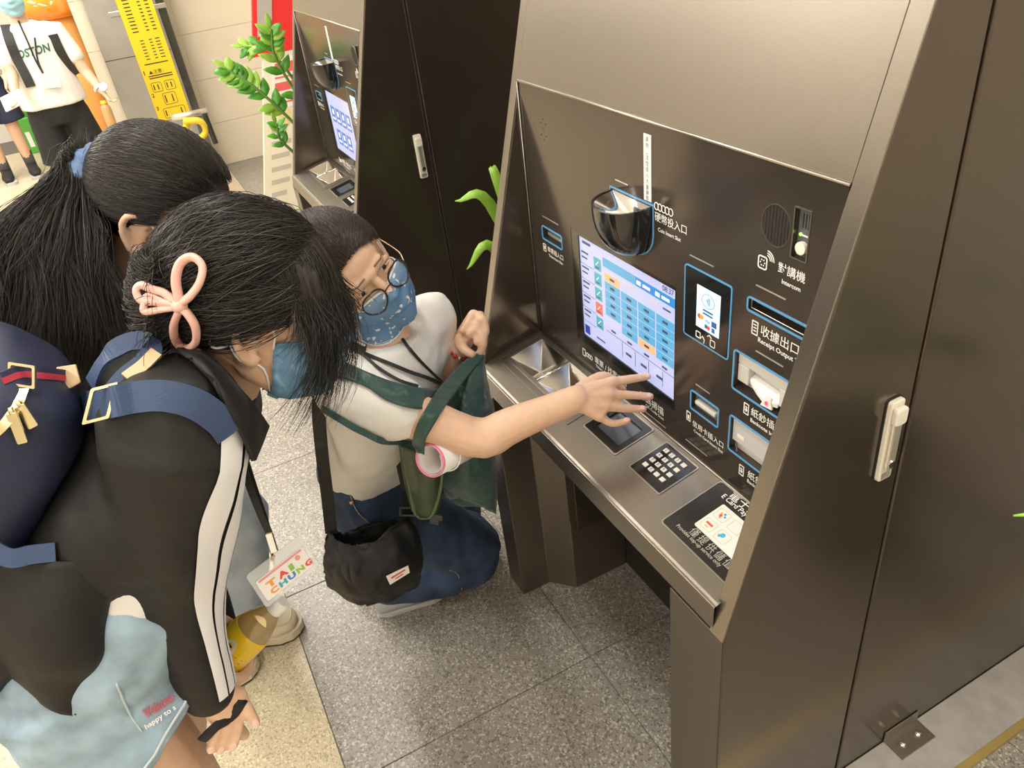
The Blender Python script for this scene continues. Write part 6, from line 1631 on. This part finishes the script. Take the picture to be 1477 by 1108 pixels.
t1, shirt1, P1, H1 = standing('standing person in white lettered t-shirt and black shorts beside the yellow banner', (-5.95, -.375, 0), .02, 1.57, M_BSHORT,
                              (at(124, 104, 5.95), at(146, 130, 5.86)), (at(17, 106, 5.93), at(22, 134, 5.80)))
bv1 = bvh_of(shirt1.data)
decal_text('BOSTON', bv1, (19, 88), (73, 74), 13, mat('college_green', (.03, .16, .10), .7), 'shirt_lettering', shirt1, .03)
def strap1(pxs, w, name, mt, par, off=.012, th_=.006, side=None):
    pts = [q for q in (on_mesh(bv1, x, y, off) for x, y in pxs) if q]
    if len(pts) > 1: ribbon(pts, w, th_, side or Vector((0, 1, 0)), 24).build(name, mt, par)
st = thing('backpack', 'dark backpack worn by the person in the lettered t-shirt', 'backpack', (-6.10, -.375, .9))
strap1([(10, 38), (16, 60), (26, 85), (38, 108), (46, 125)], .055, 'strap', M_BLACKM, st); strap1([(66, 26), (76, 50), (86, 75), (98, 95), (108, 108)], .055, 'strap', M_BLACKM, st)
b = MB(); b.ell((-6.15, -.375, 1.03), (.08, .16, .20)); surface(b, .012, 4, 'pack_body', M_BLACKM, st)
lb = thing('name_card', 'white name card on a thin lanyard over the lettered t-shirt', 'badge', tuple(at(70, 116, 5.8)))
strap1([(28, 34), (40, 60), (52, 88), (62, 106)], .010, 'lanyard', M_LAN, lb, .016, .003); strap1([(48, 28), (50, 55), (54, 85), (62, 106)], .010, 'lanyard', M_LAN, lb, .016, .003)
q = on_mesh(bv1, 72, 118, .02)
if q: F_ = frame(q, (0, 1, -.12), (0, .12, 1)); MB().extr(F_, rrect(-.05, .05, -.035, .035, .004), 0, .003).build('card', mat('badge_card', (.84, .80, .77)), lb)
pw = thing('paper_card', 'folded white card held low in a hand', 'card', tuple(at(18, 146, 5.72)))
F_ = frame(at(18, 145, 5.72), RIGHT * .9 - DOWN * .45, -DOWN * .9 - RIGHT * .4); MB().extr(F_, rrect(-.062, .062, -.045, .045, .004), -.004, .004).build('card_sheet', mat('paper_white', (.82, .80, .78)), pw)
MB().slab(F_, -.02, .01, -.035, -.024, .004, .0046).build('card_print', M_BLACKM, pw)
bb = thing('tea_bottle', 'small tea bottle with yellow cap hanging from a hand', 'bottle', tuple(at(157, 168, 5.8)))
top_, bot_ = at(149, 147, 5.80), at(163, 186, 5.80)
MB().tube(spline([bot_, lerp(bot_, top_, .65), lerp(bot_, top_, .82), lerp(bot_, top_, .95)], 10), [.030, .032, .032, .032, .031, .030, .028, .022, .016, .014], 16).build('bottle_body', mat('tea_light', (.80, .50, .22), .1, trans=.4), bb, smooth=True)
MB().tube([lerp(bot_, top_, .93), lerp(bot_, top_, 1.05)], .020, 14).build('bottle_cap', mat('cap_yellow', (.85, .60, .05), .4), bb)
wt = thing('wristwatch', 'white wristwatch on a bare forearm', 'watch', tuple(at(153, 126, 5.8)))
MB().extr(frame(at(150, 126, 5.81), RIGHT, -DOWN), circ(0, 0, .026, 16), 0, .012).build('watch_case', mat('watch_white', (.82, .82, .80), .3), wt)
d_ = (at(146, 130, 5.86) - at(124, 104, 5.95)).normalized(); o1 = d_.orthogonal().normalized(); o2 = d_.cross(o1); wc = at(144, 128, 5.868)
MB().tube([wc + o1 * (.034 * math.cos(a)) + o2 * (.034 * math.sin(a)) for a in [k * math.pi / 10 for k in range(20)]], [(.010, .003)] * 20, 6, closed=True, up=d_).build('watch_band', mat('watch_white', (.82, .82, .80)), wt)
b2 = gnd(52, 250)
t2, _, _, _ = standing('person in white shirt and navy shorts standing near the stacked cartons', (b2.x + .05, b2.y - .10, 0), .1, 1.6, M_NSHORT,
                       (Vector((b2.x + .1, b2.y + .20, 1.0)), Vector((b2.x + .2, b2.y + .12, .80))), (Vector((b2.x + .1, b2.y - .42, 1.0)), Vector((b2.x + .2, b2.y - .40, .80))))
# ------------------------------------------------------------------ column cover with the yellow banner
M_STEEL = mat('satin_steel', (.52, .50, .46), .35, .6, noise=(6, .06, 4)); M_STEELD = mat('dark_mirror', (.25, .24, .22), .12, .8)
cc_ = thing('steel_column', 'grey steel column cover behind the yellow banner', 'column', (-6.45, .25, 0))
MB().box(-6.64, -6.31, .0, .44, 0, 2.6).build('column_panel', M_STEEL, cc_, bevel=.004)
MB().box(-6.64, -6.335, .442, .50, 0, 2.6).build('column_return', M_STEELD, cc_, bevel=.003)
MB().box(-6.62, -6.31, .4405, .4425, 0, 2.6).build('column_edge', M_SILV, cc_)
MB().box(-6.3105, -6.3085, .0, .44, .945, .949).build('column_joint', M_DARK, cc_)
MB().box(-6.332, -6.301, .13, .50, 1.205, 1.235).build('column_rail', M_SILV, cc_, bevel=.003)
bn = thing('yellow_banner', 'tall yellow notice banner with black instructions on the steel column', 'banner', (-6.30, .31, .5))
YB = lambda u, v, d: Vector((-6.298 + d, .200 + u, v))
MB().slab(YB, 0, .225, .50, 1.50, -.002, .002).build('banner_sheet', mat('banner_yellow', (.93, .66, .02), .5), bn)
BI = mat('banner_ink', (.05, .04, .02), .6)
b = MB()
for i in range(12):
    z_ = 1.33 - i * .022; b.slab(YB, .035, .075 , z_, z_ + .007, .002, .003); b.slab(YB, .125, .145, z_, z_ + .007, .002, .003); b.slab(YB, .17, .195, z_, z_ + .007, .002, .003)
for i in range(7):
    z_ = 1.03 - i * .020; b.slab(YB, .06, .085, z_, z_ + .006, .002, .003); b.slab(YB, .12, .14, z_, z_ + .006, .002, .003); b.slab(YB, .16, .19, z_, z_ + .006, .002, .003)
for z_ in (.878, .800, .785): b.slab(YB, .035, .195, z_, z_ + .007, .002, .003)
b.build('banner_lines', BI, bn, kind='stuff')
for (tx, u_, v_, h_) in (('1', .012, .815, .030), ('▲注意：', .045, .815, .028), ('2', .012, .665, .026), ('3', .012, .575, .026)):
    b = MB(); put_text(b, tx, YB, u_, v_, h=h_, d=.003, bold=.02); b.build('banner_lettering', BI, bn, fix=False)
b = MB()
for (u0, u1, v0, v1) in ((.03, .10, .695, .76), (.12, .19, .695, .76), (.08, .17, .60, .68), (.05, .20, .51, .58)):
    b.ring(YB, rrect(u0, u1, v0, v1, .012), rrect(u0 + .003, u1 - .003, v0 + .003, v1 - .003, .010), .002, .003)
    b.slab(YB, u0 + .012, u0 + .020, v0 + .015, v1 - .015, .002, .003); b.slab(YB, u1 - .03, u1 - .022, v0 + .015, v1 - .015, .002, .003)
b.build('banner_diagrams', BI, bn, kind='stuff')
# small T-handled stand with yellow rope
ts = thing('t_handle_stand', 'metal T-handled stand in front of the yellow banner', 'stand', (-5.75, .36, 0))
pA, pB_ = at(247, 171, 5.85), at(299, 160, 5.85); pM = lerp(pA, pB_, .35)
MB().tube([pA, pB_], .022, 12).build('handle_bar', M_SILV, ts, smooth=True); MB().tube([Vector((pM.x, pM.y, .02)), pM], .02, 12).build('post', M_SILV, ts, smooth=True)
MB().extr(lambda u, v, d: Vector((pM.x + u, pM.y + v, d)), circ(0, 0, .16, 24), .0008, .02).build('base', M_BLACKM, ts)
yr = at(282, 190, 5.8)
b = MB(); b.tube(spline([yr + Vector((0, -.05, .08)), yr + Vector((.02, .05, .06)), yr + Vector((.0, .06, -.02)), yr + Vector((.02, -.04, -.08)), yr + Vector((0, .05, -.14)), yr + Vector((0, -.08, -.05)), lerp(pM, yr, .3)], 30), .022, 8); b.build('rope', mat('rope_yellow', (.85, .62, .05), .7), ts, smooth=True)
MB().tube([yr + Vector((.01, .09, .10)), yr + Vector((.01, .10, -.10))], .018, 8).build('strap', M_BLACKM, ts)
# cartons, orange tub, green crate
M_CARD = mat('carton', (.62, .38, .14), .8, noise=(5, .08, 3)); M_TAPE = mat('carton_print', (.30, .16, .06), .8)
for i, (za, zb) in enumerate(((.69, .86), (.862, 1.03), (1.032, 1.21))):
    cbx = thing('cardboard_carton', ('cardboard carton resting on the cart shelf', 'middle cardboard carton of the stack on the cart', 'topmost cardboard carton of the stack on the cart')[i], 'carton', (-7.73, -.25, za), 'cartons stacked on the cart')
    MB().box(-7.95, -7.52, -.50, -.01, za, zb).build('carton_body', M_CARD, cbx, bevel=.006)
    MB().box(-7.5198, -7.518, -.16, -.07, zb - .07, zb - .04).build('carton_mark', M_TAPE, cbx)
    MB().box(-7.5198, -7.518, -.49, -.02, (za + zb) / 2 - .002, (za + zb) / 2 + .002).build('carton_crease', M_TAPE, cbx)
ct = thing('trolley', 'low grey trolley carrying the cardboard cartons', 'trolley', (-7.73, -.25, 0))
MB().box(-7.98, -7.48, -.54, .0, .65, .687).build('trolley_deck', M_BLACKM, ct, bevel=.004)
for xx in (-7.95, -7.51):
    for yy in (-.51, -.03): MB().tube([(xx, yy, .06), (xx, yy, .65)], .016, 8).build('leg', M_SILV, ct); MB().tube([(xx, yy - .012, .0325), (xx, yy + .012, .0325)], .032, 14).build('wheel', M_BLACKM, ct)
gc_ = thing('green_crate', 'green plastic crate with white mark on the floor', 'crate', (-8.95, -.46, 0))
M_CRT = mat('crate_green', (.10, .42, .06), .5)
MB().box(-8.80, -8.75, -.92, -.02, .0006, .32).build('crate_front', M_CRT, gc_, bevel=.006)
MB().box(-9.20, -9.15, -.92, -.02, .0006, .32).build('crate_back', M_CRT, gc_, bevel=.006)
MB().box(-9.15, -8.80, -.92, -.02, .0006, .03).build('crate_bottom', M_CRT, gc_)
for yy in (-.92, -.04): MB().box(-9.15, -8.80, yy, yy + .02, .03, .32).build('crate_end', M_CRT, gc_)
MB().slab(lambda u, v, d: Vector((-8.749 + d, u, v)), -.90, -.86, .06, .20, 0, .002).build('crate_mark', M_INK, gc_)
og = thing('orange_tub', 'glossy orange tub with a rounded rim before the cartons', 'tub', (-7.16, -.22, 0))
M_ORG = mat('orange_gloss', (.88, .25, .02), .12, coat=.6)
oc = on_x(88, 5, -7.16)
MB().tube([(oc.x + .15 * math.cos(a), oc.y - .07 + .15 * math.sin(a), oc.z) for a in [k * math.pi / 16 for k in range(32)]], .085, 16, closed=True).build('tub_rim', M_ORG, og, smooth=True)
MB().tube([(oc.x, oc.y - .07, .001), (oc.x, oc.y - .07, .6), (oc.x, oc.y - .07, oc.z)], [.15, .16, .15], 28).build('tub_wall', mat('orange_wall', (.82, .38, .10), .35), og, smooth=True)
# ------------------------------------------------------------------ cream sign board with a red head
sg = thing('sign_board', 'leaning cream notice board with red header beside the potted plant', 'sign board', (-5.12, .72, 0))
so0 = Vector((-5.12, .575, .002)); su = Vector((0, 1, 0)); sv = Vector((-.12, .31, 1)).normalized(); SGF = frame(so0, su, sv)
SGF2 = lambda u, v, d: so0 + su * u + sv * v + Vector((1, 0, .12)).normalized() * d
MB().slab(SGF2, 0, .42, .0, .96, -.03, .0).build('board', mat('board_cream', (.80, .74, .58), .5), sg, bevel=.003)
b = MB()
for k, (v0, w) in enumerate(((.52, .10), (.44, .13), (.36, .12), (.28, .13), (.20, .12), (.12, .10))):
    b.slab(SGF2, .05, .05 + w, v0, v0 + .03, 0, .001)
b.build('board_lines', mat('board_grey', (.52, .48, .40), .6), sg, kind='stuff')
MB().slab(SGF2, .24, .246, .06, .62, 0, .0015).build('board_seam', mat('board_grey', (.52, .48, .40)), sg)
MB().extr(SGF2, circ(.14, .60, .045, 20, .06), 0, .001).build('board_emblem', mat('board_gold', (.75, .60, .30), .6), sg)
po = MB().slab(SGF2, .06, .24, .66, .95, 0, .003).build('notice', mat('notice_white', (.82, .78, .74), .6), sg)
for (v0, v1) in ((.69, .70), (.735, .745), (.765, .815), (.84, .85), (.87, .93)): MB().slab(SGF2, .075, .225, v0, v1, .003, .004).build('notice_print', mat('notice_red', (.72, .12, .10), .6), sg)
MB().slab(SGF2, -.06, .42, .99, 1.45, -.03, .002).build('header', mat('header_red', (.75, .03, .03), .4), sg, bevel=.003)
MB().slab(SGF2, -.03, .06, 1.10, 1.45, .002, .006).build('header_window', mat('header_grey', (.45, .42, .38), .2), sg)
for uu in (.08, .30): MB().slab(SGF2, uu, uu + .03, .955, 1.0, -.028, -.005).build('header_post', M_SILV, sg)
# ------------------------------------------------------------------ plants
M_LEAF = mat('leaf_green', (.075, .30, .025), .35, noise=(18, .25, 3)); M_LEAF2 = mat('leaf_light', (.28, .52, .06), .35, noise=(12, .2, 3)); M_STEM = mat('stem_green', (.12, .26, .05), .5); M_POT = mat('pot_dark', (.10, .09, .08), .4); M_SOIL = mat('soil', (.06, .04, .03), .95)
def leaf(p, d, n, L, w, material, parent, bend=.15, fold=.12):
    d = Vector(d).normalized(); n = Vector(n); n = (n - d * n.dot(d)).normalized(); s_ = d.cross(n); p = Vector(p); V = []; fs = []
    prof = ((0, .06), (.15, .55), (.38, 1.0), (.62, .88), (.84, .48), (1, .03))
    for t, k in prof:
        c = p + d * (L * t) - n * (bend * L * t * t)
        V += [c - s_ * (w / 2 * k) + n * (fold * w * k), c, c + s_ * (w / 2 * k) + n * (fold * w * k)]
    for i in range(5): fs += [(i * 3, i * 3 + 1, i * 3 + 4, i * 3 + 3), (i * 3 + 1, i * 3 + 2, i * 3 + 5, i * 3 + 4)]
    mb = MB(); mb.add(V, fs); o = mb.build('leaf', material, parent, smooth=True, fix=False); solidify(o, .0012, 0); return o
def pot(parent, c, r, h):
    c = Vector(c); prof = [(.75, 0.0008), (.98, h * .9), (1.0, h), (.90, h), (.88, h * .85)]; n = 24
    V = [c + Vector((r * k * math.cos(2 * math.pi * i / n), r * k * math.sin(2 * math.pi * i / n), z_)) for k, z_ in prof for i in range(n)]
    mb = MB(); mb.add(V, [(j * n + i, j * n + (i + 1) % n, (j + 1) * n + (i + 1) % n, (j + 1) * n + i) for j in range(4) for i in range(n)] + [tuple(range(n - 1, -1, -1))])
    mb.build('pot', M_POT, parent, smooth=True, angle=.6)
    MB().extr(lambda u, v, d: c + Vector((u, v, d)), circ(0, 0, r * .88, 20), h * .83, h * .86).build('soil', M_SOIL, parent)
zz = thing('potted_plant', 'glossy green plant with paired leaflets beside the cream sign board', 'plant', (-3.75, .95, 0), 'potted plants by the ticket machines')
pot(zz, (-3.75, .95, 0), .19, .38)
base = Vector((-3.75, .95, .34))
def zz_stem(tip, ctrl, n_l, L, start=.35):
    pts = spline([base + Vector((rng.uniform(-.05, .05), rng.uniform(-.05, .05), 0)), ctrl, tip], 30)
    MB().tube(pts, [lerp(.010, .004, i / 29) for i in range(30)], 6).build('stem', M_STEM, zz, smooth=True)
    for k in range(n_l):
        t = start + (1 - start) * (k + .5) / n_l; i = min(28, int(t * 29)); p = pts[i]; d = (pts[i + 1] - pts[i]).normalized()
        up_ = Vector((.75, -.1, .6)); sd_ = d.cross(up_).normalized()
        for sg_ in (-1, 1):
            leaf(p, sd_ * sg_ * .85 + d * .75 + Vector((0, 0, rng.uniform(-.1, .15))), up_ + Vector((rng.uniform(-.2, .2), rng.uniform(-.2, .2), 0)), L * lerp(1.0, .75, t) * rng.uniform(.85, 1.1), L * .42, M_LEAF if rng.random() < .55 else M_LEAF2, zz)
    leaf(pts[-1], pts[-1] - pts[-3], (.6, 0, .7), L * .7, L * .3, M_LEAF2, zz)
zz_stem(at(328, 100, 3.85), at(395, 150, 3.85), 9, .10, .42)
zz_stem(at(390, 42, 3.80), at(412, 110, 3.85), 7, .095, .4)
zz_stem(at(352, 68, 3.95), at(405, 90, 3.95), 4, .085, .6)
zz_stem(at(398, 178, 3.75), at(418, 215, 3.8), 4, .07, .5)
zz_stem(Vector((-3.72, 1.25, 1.25)), Vector((-3.74, 1.1, .9)), 8, .10, .3)
lp_ = thing('potted_plant', 'leafy plant with long pale blades between the two ticket machines', 'plant', (-1.97, 1.00, 0), 'potted plants by the ticket machines')
pot(lp_, (-1.97, 1.00, 0), .17, .34)
def blade(parent, base_, tip, mid, w, m_):
    pts = spline([base_, mid, tip], 14); V = []; fs = []
    for i, p in enumerate(pts):
        t = i / 13; k = max(.04, math.sin(math.pi * min(1, .12 + t * .88)) ** .8) if t > .45 else .25 + .2 * t
        d = (pts[min(i + 1, 13)] - pts[max(i - 1, 0)]).normalized(); s_ = d.cross(Vector((.7, -.3, .6))).normalized(); n = s_.cross(d)
        V += [p - s_ * w * k / 2 + n * w * .12 * k, p, p + s_ * w * k / 2 + n * w * .12 * k]
    for i in range(13): fs += [(i * 3, i * 3 + 1, i * 3 + 4, i * 3 + 3), (i * 3 + 1, i * 3 + 2, i * 3 + 5, i * 3 + 4)]
    mb = MB(); mb.add(V, fs); o = mb.build('leaf', m_, parent, smooth=True, fix=False); solidify(o, .0014, 0)
lb0 = Vector((-1.97, 1.0, .30))
blade(lp_, lb0, at(656, 290, 2.28), at(712, 303, 2.30), .034, M_LEAF2)
blade(lp_, lb0, at(673, 389, 2.25), at(716, 362, 2.25), .032, M_LEAF2)
blade(lp_, lb0, at(707, 240, 2.35), at(722, 275, 2.33), .03, M_LEAF2)
blade(lp_, lb0, Vector((-2.0, 1.35, 1.0)), Vector((-1.98, 1.15, .8)), .06, M_LEAF); blade(lp_, lb0, Vector((-1.9, 1.3, .75)), Vector((-1.92, 1.15, .65)), .06, M_LEAF)
rp_ = thing('potted_plant', 'broad-leaved plant standing beside the side panel of the large ticket machine', 'plant', (-.06, 1.42, 0), 'potted plants by the ticket machines')
pot(rp_, (-.06, 1.42, 0), .18, .36); rb0 = Vector((-.06, 1.42, .32))
lt = on_x(1462, 744, -.36)
blade(rp_, rb0, lt, Vector((-.28, 1.47, .70)), .05, M_LEAF2)
for k in range(9):
    a = rng.uniform(0, 6.28); R_l = rng.uniform(.15, .30); z_ = rng.uniform(.55, 1.05)
    if math.cos(a) * R_l < -.2 and math.sin(a) < .2: continue
    blade(rp_, rb0, rb0 + Vector((R_l * math.cos(a), abs(R_l * math.sin(a)), z_ - .3)), rb0 + Vector((R_l * .5 * math.cos(a), abs(R_l * .5 * math.sin(a)), (z_ - .3) * .8)), .07, M_LEAF)
